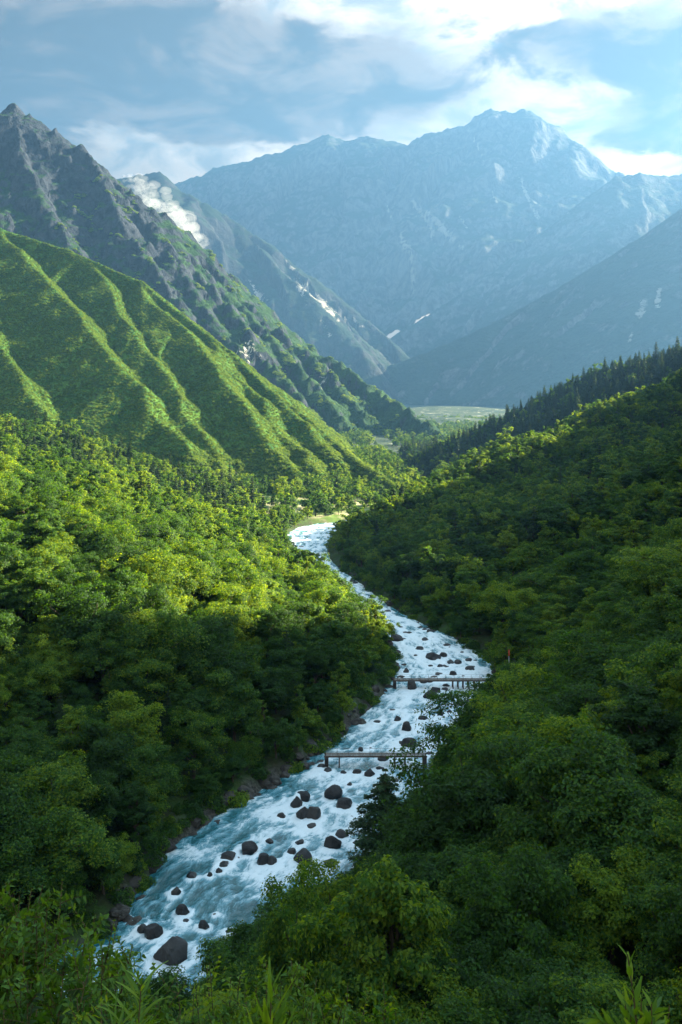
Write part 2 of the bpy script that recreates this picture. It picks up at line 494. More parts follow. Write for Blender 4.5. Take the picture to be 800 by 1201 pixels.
# ------------------------------------------------------------------ mountains
def seg_field(x, y, lines, soft=6.0):
    """max over polylines of (crest height - slope * distance); returns height, along-crest coordinate, distance"""
    Hm = np.full(x.shape, -1e9); U = np.zeros_like(x); Dm = np.zeros_like(x)
    off = 0.0
    for ln in lines:
        pts = np.array(ln['p'], float); sl = ln['slope']; sf = ln.get('front', sl)
        L = 0.0
        for i in range(len(pts) - 1):
            a, b = pts[i], pts[i + 1]
            ex, ey = b[0] - a[0], b[1] - a[1]; L2 = ex * ex + ey * ey
            t = np.clip(((x - a[0]) * ex + (y - a[1]) * ey) / L2, 0, 1)
            qx, qy = x - a[0] - t * ex, y - a[1] - t * ey
            d = np.sqrt(qx * qx + qy * qy)
            cr = ex * qy - ey * qx      # <0 : to the right of the crest direction = towards the camera for left-to-right crests
            s = np.where(cr < 0, sf, sl)
            dd = d + ln.get('cv', 0.0) * (np.sqrt(d * d + 400.0) - 20.0)
            h = a[2] + t * (b[2] - a[2]) - s * dd
            if soft > 0:
                new = np.where(h > Hm, h, Hm) + soft * np.log1p(np.exp(-np.abs(np.clip(h - Hm, -60 * soft, 60 * soft)) / soft))
            else: new = np.maximum(h, Hm)
            k = h > Hm
            U[k] = (off + L + t * math.sqrt(L2))[k]; Dm[k] = d[k]
            Hm = new if i or ln is not lines[0] else h
            L += math.sqrt(L2)
        off += L + 777.0
    return Hm, U, Dm

def crest(px_list):
    return [P(*q) for q in px_list]

def mountain(name, label, lines, x0, x1, y0, y1, step, mat, rib=(60, 10), rough=(80, 8), soft=5.0, zmin=-8, crag=0.0, warp=20, extra=None, seed=0.0, fine=None, jag=0.0):
    nx = int((x1 - x0) / step) + 1; ny = int((y1 - y0) / step) + 1
    X, Y = np.meshgrid(np.linspace(x0, x1, nx), np.linspace(y0, y1, ny))
    sh = X.shape; x = X.ravel(); y = Y.ravel()
    wx = x + warp * fbm(x / (warp * 5), y / (warp * 5), seed + 1.1, 4); wy = y + warp * fbm(x / (warp * 5), y / (warp * 5), seed + 5.1, 4)
    # near the crests the warp fades so that the skyline stays as surveyed
    h0, U, Dm = seg_field(x, y, lines, soft)
    fade = sstep(0, warp * 3, Dm)
    h, U, Dm = seg_field(x + (wx - x) * fade, y + (wy - y) * fade, lines, soft)
    k = sstep(0, rib[0] * 1.2, Dm)
    ribs = ridged(U / rib[0] + 0.15 * fbm(x / rib[0], y / rib[0], seed, 3), Dm / (rib[0] * 7), seed + 2.0, 4, 0.55) - 0.45
    z = h + k * rib[1] * ribs * 2
    z = z + rough[1] * (ridged(x / rough[0], y / rough[0], seed + 8.0, 6, 0.55) - 0.4) * (0.25 + 0.75 * k)
    if crag: z = z + crag * np.maximum(0, fbm(x / (rough[0] * .3), y / (rough[0] * .3), seed + 3, 5, 0.6)) * (0.4 + .6 * k)
    if jag: z = z + jag * fbm(U / (rough[0] * .35), Dm / (rough[0] * .35), seed + 31, 5, 0.62) * (1 - .5 * k)
    z = np.maximum(z, zmin)
    Z = z.reshape(sh)
    gyy, gxx = np.gradient(Z, (y1 - y0) / (ny - 1), (x1 - x0) / (nx - 1))
    slope = np.hypot(gxx, gyy).ravel()
    attrs = {'slope': slope}
    if extra: attrs.update(extra(x, y, z, slope))
    # drop cells that lie wholly at the floor
    f = grid_faces(nx, ny)
    keepf = (z[f] > zmin + 0.01).any(1)
    me = mesh_np(name, np.stack([x, y, z], -1), f[keepf], mat, True, attrs)
    o = obj(name, me)
    tag(o, label, kind='structure')
    return o, X, Y, Z

def mtn_mat(name, g1, g2, r1, r2, s1, s2, sc, pale=(0.6, 0.58, 0.52, 1), stren=0.8):
    m, n = new_mat(name)
    geo = n.n('ShaderNodeNewGeometry'); pos = geo.outputs['Position']
    a = n.noise(pos, 0.02 * sc, 6, 0.6); b = n.noise(pos, 0.1 * sc, 6, 0.65); c_ = n.noise(pos, 0.35 * sc, 4, 0.65)
    mp = n.n('ShaderNodeMapping'); mp.inputs['Scale'].default_value = (1, 1, 0.28); n.put(mp.inputs[0], pos)
    st = n.noise(mp.outputs[0], 0.09 * sc, 6, 0.7, 0.6)
    g = n.mix(n.mr(a.outputs[0], 0.35, 0.65), g1, g2)
    g = n.mix(n.mr(c_.outputs[0], 0.40, 0.62, 0.0, 0.55), g, tuple(v * 0.45 for v in g1[:3]) + (1,))
    r = n.mix(n.mr(st.outputs[0], 0.3, 0.7), r1, r2)
    sl = n.m('ADD', n.attr('slope').outputs['Fac'], n.m('MULTIPLY', n.m('SUBTRACT', b.outputs[0], 0.5), 0.9))
    sl = n.m('ADD', sl, n.attr('bare').outputs['Fac'])
    rk = n.mr(sl, s1, s2)
    col = n.mix(rk, g, r)
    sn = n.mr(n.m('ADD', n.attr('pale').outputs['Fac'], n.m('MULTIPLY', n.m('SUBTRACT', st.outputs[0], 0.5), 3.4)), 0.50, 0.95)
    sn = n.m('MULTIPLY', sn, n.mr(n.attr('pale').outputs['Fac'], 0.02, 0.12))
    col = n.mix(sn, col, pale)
    hgt = n.m('ADD', n.m('MULTIPLY', b.outputs[0], 1.0), n.m('MULTIPLY', st.outputs[0], 1.3))
    out(n, principled(n, col, 0.92, 0.08, bump(n, hgt, stren, 7.0 / sc)))
    return m

def blotch(pts):  # sun breaking through on far scree, put into the surface colour
    """pale scree and painted sunlit patches: rows of (px, py, radius_px) matched on azimuth/elevation of the surface point"""
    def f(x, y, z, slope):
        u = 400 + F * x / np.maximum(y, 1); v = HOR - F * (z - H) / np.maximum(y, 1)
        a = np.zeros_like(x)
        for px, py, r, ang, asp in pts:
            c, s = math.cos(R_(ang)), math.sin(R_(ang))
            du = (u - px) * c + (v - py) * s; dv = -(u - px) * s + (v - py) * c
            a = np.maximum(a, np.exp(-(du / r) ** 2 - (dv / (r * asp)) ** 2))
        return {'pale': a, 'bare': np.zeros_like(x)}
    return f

# green ribbed hill on the left
mg = mtn_mat('green_hill', (0.028, 0.085, 0.014, 1), (0.070, 0.150, 0.020, 1), (0.10, 0.095, 0.08, 1), (0.20, 0.18, 0.16, 1), 2.0, 2.6, 2.2)
G_main = dict(p=crest([(-330, 150, 1373), (-150, 225, 1287), (0, 268, 1208), (80, 293, 1169), (165, 330, 1114), (210, 366, 1075), (270, 412, 1012), (320, 460, 949), (360, 490, 902), (400, 526, 847), (440, 554, 735), (478, 577, 650)]), slope=0.8, front=1.15)
_rj = np.random.RandomState(5)
def wander(p, amp, it=3):
    p = np.array(p, float)
    for q in range(it):
        L = np.linalg.norm(np.diff(p[:, :2], axis=0), axis=1)
        mid = (p[1:] + p[:-1]) / 2
        d = np.diff(p[:, :2], axis=0) / L[:, None]
        k = _rj.normal(size=len(mid)) * amp * L
        mid[:, 0] += -d[:, 1] * k; mid[:, 1] += d[:, 0] * k
        mid[:, 2] += _rj.normal(size=len(mid)) * amp * 0.35 * L
        r = np.empty((len(p) + len(mid), 3)); r[0::2] = p; r[1::2] = mid; p = r
    return p
def spur(l, s=0.85, amp=0.055, it=2): return dict(p=wander(crest(l), amp, it), slope=s * 1.38 if s < .7 else s, front=s * .98 if s < .7 else s)
G_lines = [G_main,
    spur([(-330, 150, 1373), (-230, 300, 1099), (-120, 430, 863), (0, 560, 667)], .66),
    spur([(-130, 232, 1279), (-60, 330, 1059), (10, 420, 879), (90, 520, 722), (170, 590, 628)], .66),
    spur([(0, 270, 1208), (50, 322, 1067), (100, 382, 934), (175, 482, 785), (240, 568, 675), (262, 596, 643)], .66),
    spur([(75, 294, 1169), (140, 368, 1012), (200, 445, 871), (255, 528, 745), (302, 594, 659)], .66),
    spur([(165, 332, 1114), (240, 412, 949), (300, 495, 800), (345, 575, 690)], .66),
    spur([(245, 395, 1044), (310, 468, 894), (360, 530, 777), (388, 580, 698)], .66),
    spur([(320, 462, 949), (370, 515, 839), (410, 556, 761), (428, 590, 710)], .66),
    spur([(385, 515, 871), (425, 556, 785), (455, 590, 730)], .66)]
def g_extra(x, y, z, s):
    u = 400 + F * x / np.maximum(y, 1); v = HOR - F * (z - H) / np.maximum(y, 1)
    bare = np.exp(-((u - 70) / 20) ** 2 - ((v - 372) / 15) ** 2) * 1.3
    return {'pale': np.zeros_like(x), 'bare': bare}
ghill, gX, gY, gZ = mountain('green_hill', 'bright green ribbed hill on the left with sunlit spurs', G_lines, -1000, 150, 560, 1640, 2.4, mg,
                             rib=(34, 3.6), rough=(46, 3.0), soft=2.2, warp=17, extra=g_extra, seed=1.0)

# dark rocky mountain behind it
mr_ = mtn_mat('rocky_mountain', (0.010, 0.034, 0.014, 1), (0.030, 0.070, 0.018, 1), (0.008, 0.012, 0.020, 1), (0.042, 0.050, 0.066, 1), 1.25, 1.85, 0.8)
R_main = dict(p=crest([(-420, 60, 2600), (-200, 150, 2450), (-100, 118, 2350), (-40, 150, 2280), (0, 133, 2250), (15, 123, 2240), (35, 132, 2230), (50, 153, 2215), (66, 153, 2205), (82, 176, 2190), (95, 170, 2180), (107, 186, 2170), (125, 206, 2150), (150, 222, 2130), (180, 247, 2100), (220, 296, 2050), (242, 322, 2020), (280, 355, 1980), (320, 385, 1940), (360, 414, 1900), (400, 424, 1880), (440, 458, 1820), (475, 480, 1680), (505, 500, 1510), (527, 519, 1330), (545, 531, 1150)]), slope=0.9, front=1.0)
R_lines = [R_main,
    spur([(15, 125, 2240), (30, 190, 2060), (60, 250, 1930), (110, 330, 1800)], 1.15),
    spur([(95, 172, 2180), (135, 240, 2010), (180, 310, 1880), (220, 370, 1770)], 1.15),
    spur([(150, 222, 2130), (200, 300, 1950), (240, 360, 1830), (290, 425, 1700)], 1.1),
    spur([(220, 296, 2050), (262, 352, 1900), (300, 405, 1760), (350, 462, 1620), (400, 520, 1500)], 1.05),
    spur([(290, 362, 1970), (330, 410, 1820), (375, 458, 1690), (430, 515, 1550), (465, 548, 1470)], 1.0),
    spur([(360, 414, 1900), (400, 455, 1760), (440, 498, 1640), (485, 540, 1530)], 1.0),
    spur([(440, 458, 1830), (470, 492, 1720), (505, 528, 1620)], .9)]
def r_extra(x, y, z, s):
    u = 400 + F * x / np.maximum(y, 1); v = HOR - F * (z - H) / np.maximum(y, 1)
    bare = 0.75 * sstep(330, 150, v) - 0.35 * sstep(300, 420, u)
    for a, b, r in ((150, 300, 30), (205, 330, 26), (295, 410, 16), (240, 385, 16), (378, 440, 10), (165, 250, 20), (95, 260, 26)):
        bare = bare + 0.5 * np.exp(-((u - a) / r) ** 2 - ((v - b) / (r * 1.5)) ** 2)
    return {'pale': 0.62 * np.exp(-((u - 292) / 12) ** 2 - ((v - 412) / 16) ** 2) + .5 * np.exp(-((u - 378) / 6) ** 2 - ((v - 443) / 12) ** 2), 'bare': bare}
rmtn, rX, rY, rZ = mountain('rocky_mountain', 'dark craggy mountain ridge falling from the upper left behind the green hill', R_lines, -2000, 420, 1110, 3300, 5.0, mr_,
                            rib=(60, 16), rough=(95, 20), soft=3.0, warp=44, crag=20, extra=r_extra, seed=4.0, jag=30)

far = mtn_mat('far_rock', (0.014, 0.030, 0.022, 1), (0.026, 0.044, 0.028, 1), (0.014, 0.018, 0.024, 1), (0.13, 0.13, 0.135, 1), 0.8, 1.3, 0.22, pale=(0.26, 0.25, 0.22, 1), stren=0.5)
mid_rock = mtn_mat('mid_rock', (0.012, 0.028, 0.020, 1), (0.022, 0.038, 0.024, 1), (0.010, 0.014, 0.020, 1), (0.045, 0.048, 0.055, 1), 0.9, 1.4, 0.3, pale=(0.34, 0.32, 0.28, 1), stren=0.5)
m2 = [dict(p=crest([(-60, 190, 5600), (60, 222, 5520), (142, 209, 5440), (165, 204, 5440), (187, 203, 5408), (205, 221, 5376), (240, 238, 5328), (280, 262, 5280), (320, 290, 5216), (370, 328, 5120), (420, 365, 5024), (460, 402, 4896), (490, 440, 4768)]), slope=.9, front=.9),
      spur([(187, 203, 5408), (230, 290, 5040), (290, 380, 4640), (330, 440, 4320)], 1.0), spur([(280, 262, 5280), (330, 320, 4992), (385, 370, 4720), (430, 420, 4480)], 1.0),
      spur([(370, 328, 5120), (410, 380, 4880), (445, 425, 4640)], .95)]
mountain('blue_mountain', 'hazy blue mountain ridge with pale scree painted as sunlit behind the rocky ridge', m2, -2750, 800, 3800, 7200, 13, mid_rock, rib=(270, 85), rough=(400, 85), soft=7, warp=95, crag=16,
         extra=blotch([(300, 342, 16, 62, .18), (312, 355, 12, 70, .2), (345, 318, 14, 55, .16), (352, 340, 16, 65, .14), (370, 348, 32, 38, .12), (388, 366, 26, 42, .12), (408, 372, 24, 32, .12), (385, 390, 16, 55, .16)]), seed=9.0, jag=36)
m3 = [dict(p=crest([(-100, 300, 8960), (100, 260, 8800), (205, 216, 8720), (228, 205, 8688), (250, 197, 8640), (275, 192, 8640), (300, 184, 8608), (325, 182, 8576), (345, 170, 8560), (365, 166, 8544), (385, 158, 8528), (402, 166, 8512), (430, 160, 8480), (458, 165, 8448), (480, 168, 8416), (505, 156, 8384), (525, 150, 8352), (545, 146, 8320), (557, 137, 8320), (575, 130, 8288), (592, 132, 8288), (604, 131, 8272), (614, 127, 8272), (622, 129, 8272), (640, 146, 8256), (665, 165, 8240), (690, 180, 8240), (716, 202, 8240), (760, 255, 8240), (830, 300, 8240)]), slope=.95, front=.9),
      spur([(250, 197, 8640), (290, 290, 7920), (350, 390, 7200)], 1.05), spur([(345, 170, 8560), (385, 250, 7936), (430, 350, 7280), (450, 420, 6720)], 1.05),
      spur([(430, 160, 8480), (480, 250, 7840), (510, 340, 7200), (530, 420, 6640)], 1.0), spur([(525, 150, 8352), (545, 240, 7760), (560, 330, 7200), (600, 420, 6640)], 1.0),
      spur([(604, 131, 8272), (585, 200, 7920), (560, 290, 7440), (520, 390, 6800)], 1.1), spur([(640, 146, 8256), (655, 230, 7840), (670, 330, 7280)], 1.05)]
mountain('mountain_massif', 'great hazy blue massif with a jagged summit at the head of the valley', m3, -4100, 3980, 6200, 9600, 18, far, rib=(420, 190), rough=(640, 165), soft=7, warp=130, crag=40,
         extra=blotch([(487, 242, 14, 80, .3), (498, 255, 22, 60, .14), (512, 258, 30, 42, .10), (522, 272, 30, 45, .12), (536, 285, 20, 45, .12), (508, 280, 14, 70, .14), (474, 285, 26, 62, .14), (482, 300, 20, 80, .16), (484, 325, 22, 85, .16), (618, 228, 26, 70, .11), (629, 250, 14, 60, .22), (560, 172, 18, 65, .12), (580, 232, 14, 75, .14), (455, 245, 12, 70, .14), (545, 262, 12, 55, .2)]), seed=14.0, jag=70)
m4 = [dict(p=crest([(1000, 215, 6880), (900, 190, 6800), (800, 204, 6640), (780, 206, 6608), (750, 203, 6560), (722, 207, 6528), (695, 226, 6480), (650, 262, 6400), (600, 303, 6320), (550, 338, 6208), (500, 370, 6080), (450, 402, 5920), (410, 432, 5760)]), slope=.85, front=.9)]
m4[0]['p'] = m4[0]['p'][::-1]
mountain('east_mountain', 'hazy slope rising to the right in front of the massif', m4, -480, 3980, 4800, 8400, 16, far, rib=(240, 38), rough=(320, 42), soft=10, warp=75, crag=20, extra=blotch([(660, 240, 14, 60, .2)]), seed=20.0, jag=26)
m5 = [dict(p=crest([(420, 446, 4640), (460, 428, 4640), (520, 405, 4672), (580, 378, 4704), (640, 346, 4736), (700, 311, 4768), (740, 286, 4784), (800, 245, 4800), (900, 180, 4832), (1000, 150, 4880)]), slope=.8, front=.72)]
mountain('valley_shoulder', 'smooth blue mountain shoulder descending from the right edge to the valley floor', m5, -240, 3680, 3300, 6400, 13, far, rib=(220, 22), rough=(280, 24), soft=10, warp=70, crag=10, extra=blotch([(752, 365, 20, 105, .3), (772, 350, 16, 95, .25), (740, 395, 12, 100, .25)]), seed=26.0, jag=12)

# ------------------------------------------------------------------ the air
HZ = 0.00013
bx0, bx1, by0, by1, bz0, bz1 = -4400, 4200, -400, 9900, -13, 2780
hv = np.array([(x, y, z) for z in (bz0, bz1) for y in (by0, by1) for x in (bx0, bx1)])
hf = np.array([[0, 2, 3, 1], [4, 5, 7, 6], [0, 1, 5, 4], [2, 6, 7, 3], [0, 4, 6, 2], [1, 3, 7, 5]])
m, n = new_mat('haze')
pv = n.n('ShaderNodeVolumePrincipled')
pv.inputs['Color'].default_value = (0.074, 0.168, 0.315, 1)
pv.inputs['Density'].default_value = HZ
pv.inputs['Anisotropy'].default_value = 0.35
o_ = n.n('ShaderNodeOutputMaterial'); n.t.links.new(pv.outputs[0], o_.inputs['Volume'])
haze = obj('haze', mesh_np('haze', hv, hf, m))
tag(haze, 'pale blue haze filling the valley air', kind='stuff')
# ------------------------------------------------------------------ plant builders
def unit(v): return v / np.maximum(np.linalg.norm(v, axis=-1, keepdims=True), 1e-9)
def leaf_quads(pos, nor, length, width, rs, fold=0.25, along=None):
    """rhombic leaves: pos, nor (n,3); length, width (n,)"""
    n_ = len(pos)
    t = rs.normal(size=(n_, 3)) if along is None else along + 0.15 * rs.normal(size=(n_, 3))
    t = unit(t - nor * (t * nor).sum(-1, keepdims=True))
    b = np.cross(nor, t)
    L = length[:, None] * 0.5; Wd = width[:, None] * 0.5
    v = np.empty((n_, 4, 3))
    v[:, 0] = pos - t * L
    v[:, 1] = pos + b * Wd + nor * Wd * fold - t * L * 0.1
    v[:, 2] = pos + t * L - nor * L * fold * 0.8
    v[:, 3] = pos - b * Wd + nor * Wd * fold - t * L * 0.1
    return v.reshape(-1, 3), np.arange(n_ * 4).reshape(-1, 4)
def tube(path, radii, sides=6):
    path = np.asarray(path, float); radii = np.asarray(radii, float)
    k = len(path)
    tang = unit(np.gradient(path, axis=0))
    ref = np.where(np.abs(tang[:, 2:3]) > 0.9, np.array([[1.0, 0, 0]]), np.array([[0, 0, 1.0]]))
    a = unit(np.cross(tang, ref)); b = np.cross(tang, a)
    th = np.linspace(0, 2 * np.pi, sides, endpoint=False)
    v = path[:, None] + radii[:, None, None] * (np.cos(th)[None, :, None] * a[:, None] + np.sin(th)[None, :, None] * b[:, None])
    f = []
    for i in range(k - 1):
        for j in range(sides):
            j2 = (j + 1) % sides
            f.append((i * sides + j, i * sides + j2, (i + 1) * sides + j2, (i + 1) * sides + j))
    return v.reshape(-1, 3), np.array(f)
class Acc:
    def __init__(s): s.v = []; s.f = []; s.n = 0
    def add(s, v, f):
        s.v.append(np.asarray(v, float)); s.f.append(np.asarray(f) + s.n); s.n += len(v)
    def mesh(s, name, mat, smooth=False, attrs=None):
        return mesh_np(name, np.vstack(s.v), np.vstack(s.f), mat, smooth, attrs)

def make_broadleaf(seed, R=5.0, Ht=13.0, base=2.5, ncl=60, nleaf=22000, ls=0.26, mat='leaf', squash=0.5, top=0.0, lod=0):
    """returns (crown mesh, trunk mesh); origin at the foot of the trunk"""
    rs = np.random.RandomState(seed)
    cz = base + (Ht - base) * 0.5; hz = (Ht - base) * 0.5
    # clump centres over a lopsided egg
    g = (np.arange(ncl) + 0.5) / ncl
    ph = np.arange(ncl) * 2.39996 + rs.rand() * 6
    zz = 1 - 1.75 * g
    rr = np.sqrt(np.clip(1 - zz ** 2, 0, 1))
    d = np.stack([rr * np.cos(ph), rr * np.sin(ph), zz], -1) + rs.normal(size=(ncl, 3)) * 0.16
    lob = 1 + 0.20 * np.sin(ph * 2 + rs.rand() * 6) * rr + 0.15 * rs.normal(size=ncl)
    u = (0.60 + 0.40 * rs.rand(ncl)) * lob
    u[::5] *= 0.5
    if top:   # pointed crown
        wd = np.clip(1 - top * np.clip(zz, 0, 1), 0.25, 1)
    else: wd = 1.0
    c = np.stack([d[:, 0] * R * u * wd, d[:, 1] * R * u * wd, cz + d[:, 2] * hz * u * 0.95], -1)
    rc = R * (0.15 + 0.17 * rs.rand(ncl)) * (0.8 if top else 1)
    wgt = rc ** 2; cnt = np.maximum(10, (nleaf * wgt / wgt.sum()).astype(int))
    pos = []; nor = []
    for i in range(ncl):
        k = cnt[i]
        # each clump is a few flattened sprays
        q = unit(rs.normal(size=(k, 3))); q[:, 2] = np.where(rs.rand(k) < 0.72, np.abs(q[:, 2]), q[:, 2])
        rad = rc[i] * (0.50 + 0.58 * np.sqrt(rs.rand(k)))
        sub = rs.normal(size=(7, 3)) * rc[i] * 0.45; sub[:, 2] *= 0.65
        p = c[i] + q * rad[:, None] * np.array([1, 1, squash + 0.28]) * 0.74 + sub[rs.randint(0, 7, k)]
        outw = unit(c[i] - np.array([0, 0, cz - hz * 0.4]))
        p = p + outw * 0.0
        nn = unit(q * 0.8 + outw * 0.5 + np.array([0, 0, 0.40]) + rs.normal(size=(k, 3)) * 0.45)
        pos.append(p); nor.append(nn)
    pos = np.vstack(pos); nor = np.vstack(nor)
    pos[:, 2] = np.maximum(pos[:, 2], base * 0.35)
    nl = len(pos)
    ln = ls * (0.7 + 0.7 * rs.rand(nl))
    v, f = leaf_quads(pos, nor, ln, ln * 0.62, rs)
    crown = mesh_np('crown', v, f, M[mat])
    # trunk and limbs
    A = Acc()
    lean = rs.normal(size=2) * 0.4
    tp = np.array([[0, 0, -1.2], [0.03, 0, 0.4], [lean[0] * .3, lean[1] * .3, base], [lean[0], lean[1], cz], [lean[0] * 1.3, lean[1] * 1.3, cz + hz * 0.6]])
    r0 = 0.030 * Ht
    A.add(*tube(tp, [r0 * 1.35, r0, r0 * .8, r0 * .5, r0 * .15], 8 if lod == 0 else 5))
    for i in rs.permutation(ncl)[:(16 if lod == 0 else 7)]:
        s0 = tp[2] + (tp[3] - tp[2]) * rs.rand()
        e = c[i]
        mid = (s0 + e) / 2 + np.array([0, 0, 0.25 * np.linalg.norm(e - s0)]) * 0.5
        A.add(*tube([s0, mid, e], [r0 * .42, r0 * .25, r0 * .07], 5))
    trunk = A.mesh('trunk', M['bark'], True)
    return crown, trunk

def make_conifer(seed, R=3.2, Ht=16.0, tiers=17, nleaf=9000, ls=0.5, droop=0.28, lod=0, lopside=0.0):
    rs = np.random.RandomState(seed)
    A = Acc(); B = Acc()
    base = 1.2
    pos = []; nor = []; al = []
    per = nleaf / (tiers * 7.0)
    for t in range(tiers):
        f = t / (tiers - 1)
        z = base + (Ht - base) * (f ** 0.92)
        rad = R * (1 - f) ** 0.85 * (0.8 + 0.35 * rs.rand()) + 0.25
        nb = 6 + rs.randint(0, 3)
        for b in range(nb):
            a = b * 2 * np.pi / nb + rs.rand() * 0.9 + t
            r2 = rad * (0.75 + 0.4 * rs.rand())
            e = np.array([math.cos(a) * r2, math.sin(a) * r2, z - droop * r2 + 0.12 * r2 * rs.normal()])
            s = np.array([0, 0, z])
            if lod == 0: B.add(*tube([s, (s + e) / 2 + [0, 0, .08 * r2], e], [.05 + .02 * R * (1 - f), .04, .01], 4))
            k = max(4, int(per * (r2 / R) * 1.9 + 3))
            w = rs.rand(k) ** 0.8
            side = np.array([-math.sin(a), math.cos(a), 0])
            p = s + (e - s) * w[:, None] + side * (rs.normal(size=k) * 0.20 * r2 * (1.15 - w))[:, None] + np.array([0, 0, 1.0]) * (rs.normal(size=k) * .07 * r2 + .06 * r2 * np.sin(w * 3.1))[:, None]
            pos.append(p)
            nn = unit(np.array([0, 0, 1.0]) + rs.normal(size=(k, 3)) * .5 + np.array([math.cos(a), math.sin(a), 0]) * .3)
            nor.append(nn)
            al.append(unit((e - s)[None] * .8 + side * rs.normal(size=(k, 1)) * 1.0 * r2))
    pos = np.vstack(pos); nor = np.vstack(nor); al = np.vstack(al)
    ln = ls * (0.7 + 0.6 * rs.rand(len(pos)))
    v, f = leaf_quads(pos, nor, ln, ln * 0.38, rs, 0.2, al)
    crown = mesh_np('crown', v, f, M['needle'])
    r0 = 0.022 * Ht
    B.add(*tube([[0, 0, -1.2], [0, 0, 1], [0, 0, Ht * .6], [0, 0, Ht]], [r0 * 1.2, r0, r0 * .5, .02], 7))
    return crown, B.mesh('trunk', M['bark'], True)

def make_bush(seed, R=1.6, nleaf=700, ls=0.35, mat='scrub'):
    rs = np.random.RandomState(seed)
    q = unit(rs.normal(size=(nleaf, 3))); q[:, 2] = np.abs(q[:, 2])
    lump = 1 + .28 * np.sin(q[:, 0] * 4 + seed) * np.cos(q[:, 1] * 5 + seed * 2)
    p = q * (R * (.75 + .3 * rs.rand(nleaf)) * lump)[:, None] * np.array([1, 1, .8])
    nn = unit(q + rs.normal(size=(nleaf, 3)) * .45 + [0, 0, .3])
    ln = ls * (.7 + .6 * rs.rand(nleaf))
    v, f = leaf_quads(p, nn, ln, ln * .65, rs)
    return mesh_np('bush', v, f, M[mat])

PROTO = {}
for i in range(6):
    PROTO['near', i] = make_broadleaf(100 + i, R=[5, 5.4, 4.6, 5.0, 4.2, 5.6][i], Ht=[13, 12, 14, 11.5, 15, 12.5][i], base=[2.2, 2, 3, 2, 3, 2.5][i], ncl=[62, 70, 56, 66, 60, 74][i], nleaf=19000, ls=0.33, top=[0, 0, .5, 0, .65, 0][i])
for i in range(4):
    PROTO['mid', i] = make_broadleaf(200 + i, R=[5, 5.4, 4.6, 5.0][i], Ht=[13, 12, 14, 11.5][i], base=2, ncl=[40, 46, 38, 44][i], nleaf=7500, ls=0.50, top=[0, 0, .5, 0][i], lod=1)
for i in range(3):
    PROTO['far', i] = make_broadleaf(300 + i, R=[5, 5.3, 4.6][i], Ht=[13, 12, 14][i], base=1.5, ncl=26, nleaf=2600, ls=0.75, top=[0, 0, .5][i], lod=1)
for i in range(3):
    PROTO['cfar', i] = make_conifer(400 + i, R=[3.0, 3.4, 2.6][i], Ht=[17, 15, 19][i], tiers=15, nleaf=2200, ls=1.1, lod=1)
PROTO['cnear', 0] = make_conifer(450, R=5.0, Ht=15, tiers=13, nleaf=16000, ls=0.42, droop=0.10)
PROTO['cnear', 1] = make_conifer(451, R=3.6, Ht=15, tiers=17, nleaf=12000, ls=0.40, droop=0.25)
PR = {('near', i): r for i, r in enumerate([5, 5.4, 4.6, 5.0, 4.2, 5.6])}
PH = {('near', i): r for i, r in enumerate([13, 12, 14, 11.5, 15, 12.5])}

def gn_scatter(name, pts, scl, rot, idx, protos, label, cat, seed=0):
    """one object: geometry-nodes instances of prototype meshes on the given points"""
    me = bpy.data.meshes.new(name)
    me.vertices.add(len(pts)); me.vertices.foreach_set('co', np.asarray(pts, np.float32).ravel())
    for k, v, ty in (('scl', scl, 'FLOAT_VECTOR'), ('rot', rot, 'FLOAT_VECTOR')):
        a = me.attributes.new(k, ty, 'POINT'); a.data.foreach_set('vector', np.asarray(v, np.float32).ravel())
    a = me.attributes.new('idx', 'INT', 'POINT'); a.data.foreach_set('value', np.asarray(idx, np.int32))
    me.update()
    o = obj(name, me)
    ng = bpy.data.node_groups.new(name, 'GeometryNodeTree')
    ng.interface.new_socket('Geometry', in_out='INPUT', socket_type='NodeSocketGeometry')
    ng.interface.new_socket('Geometry', in_out='OUTPUT', socket_type='NodeSocketGeometry')
    gi = ng.nodes.new('NodeGroupInput'); go = ng.nodes.new('NodeGroupOutput')
    m2p = ng.nodes.new('GeometryNodeMeshToPoints'); ng.links.new(gi.outputs[0], m2p.inputs[0])
    iop = ng.nodes.new('GeometryNodeInstanceOnPoints'); ng.links.new(m2p.outputs[0], iop.inputs['Points'])
    g2i = ng.nodes.new('GeometryNodeGeometryToInstance')
    inst = []
    for pr in protos:
        jn = ng.nodes.new('GeometryNodeJoinGeometry')
        for pm in pr[::-1]:
            po = bpy.data.objects.new(pm.name + '_source', pm)     # data only, never linked into the scene
            oi = ng.nodes.new('GeometryNodeObjectInfo'); oi.inputs[0].default_value = po
            ng.links.new(oi.outputs['Geometry'], jn.inputs[0])
        gti = ng.nodes.new('GeometryNodeGeometryToInstance'); ng.links.new(jn.outputs[0], gti.inputs[0])
        inst.append(gti)
    ng.nodes.remove(g2i)
    J = ng.nodes.new('GeometryNodeJoinGeometry')
    for gti in inst[::-1]: ng.links.new(gti.outputs[0], J.inputs[0])
    ng.links.new(J.outputs[0], iop.inputs['Instance'])
    iop.inputs['Pick Instance'].default_value = True
    def na(nm, dt):
        x = ng.nodes.new('GeometryNodeInputNamedAttribute'); x.data_type = dt; x.inputs[0].default_value = nm
        return [s for s in x.outputs if s.enabled and s.name == 'Attribute'][0]
    ng.links.new(na('idx', 'INT'), iop.inputs['Instance Index'])
    ng.links.new(na('rot', 'FLOAT_VECTOR'), iop.inputs['Rotation'])
    ng.links.new(na('scl', 'FLOAT_VECTOR'), iop.inputs['Scale'])
    ng.links.new(iop.outputs[0], go.inputs[0])
    md = o.modifiers.new('scatter', 'NODES'); md.node_group = ng
    tag(o, label, cat, kind='stuff')
    return o

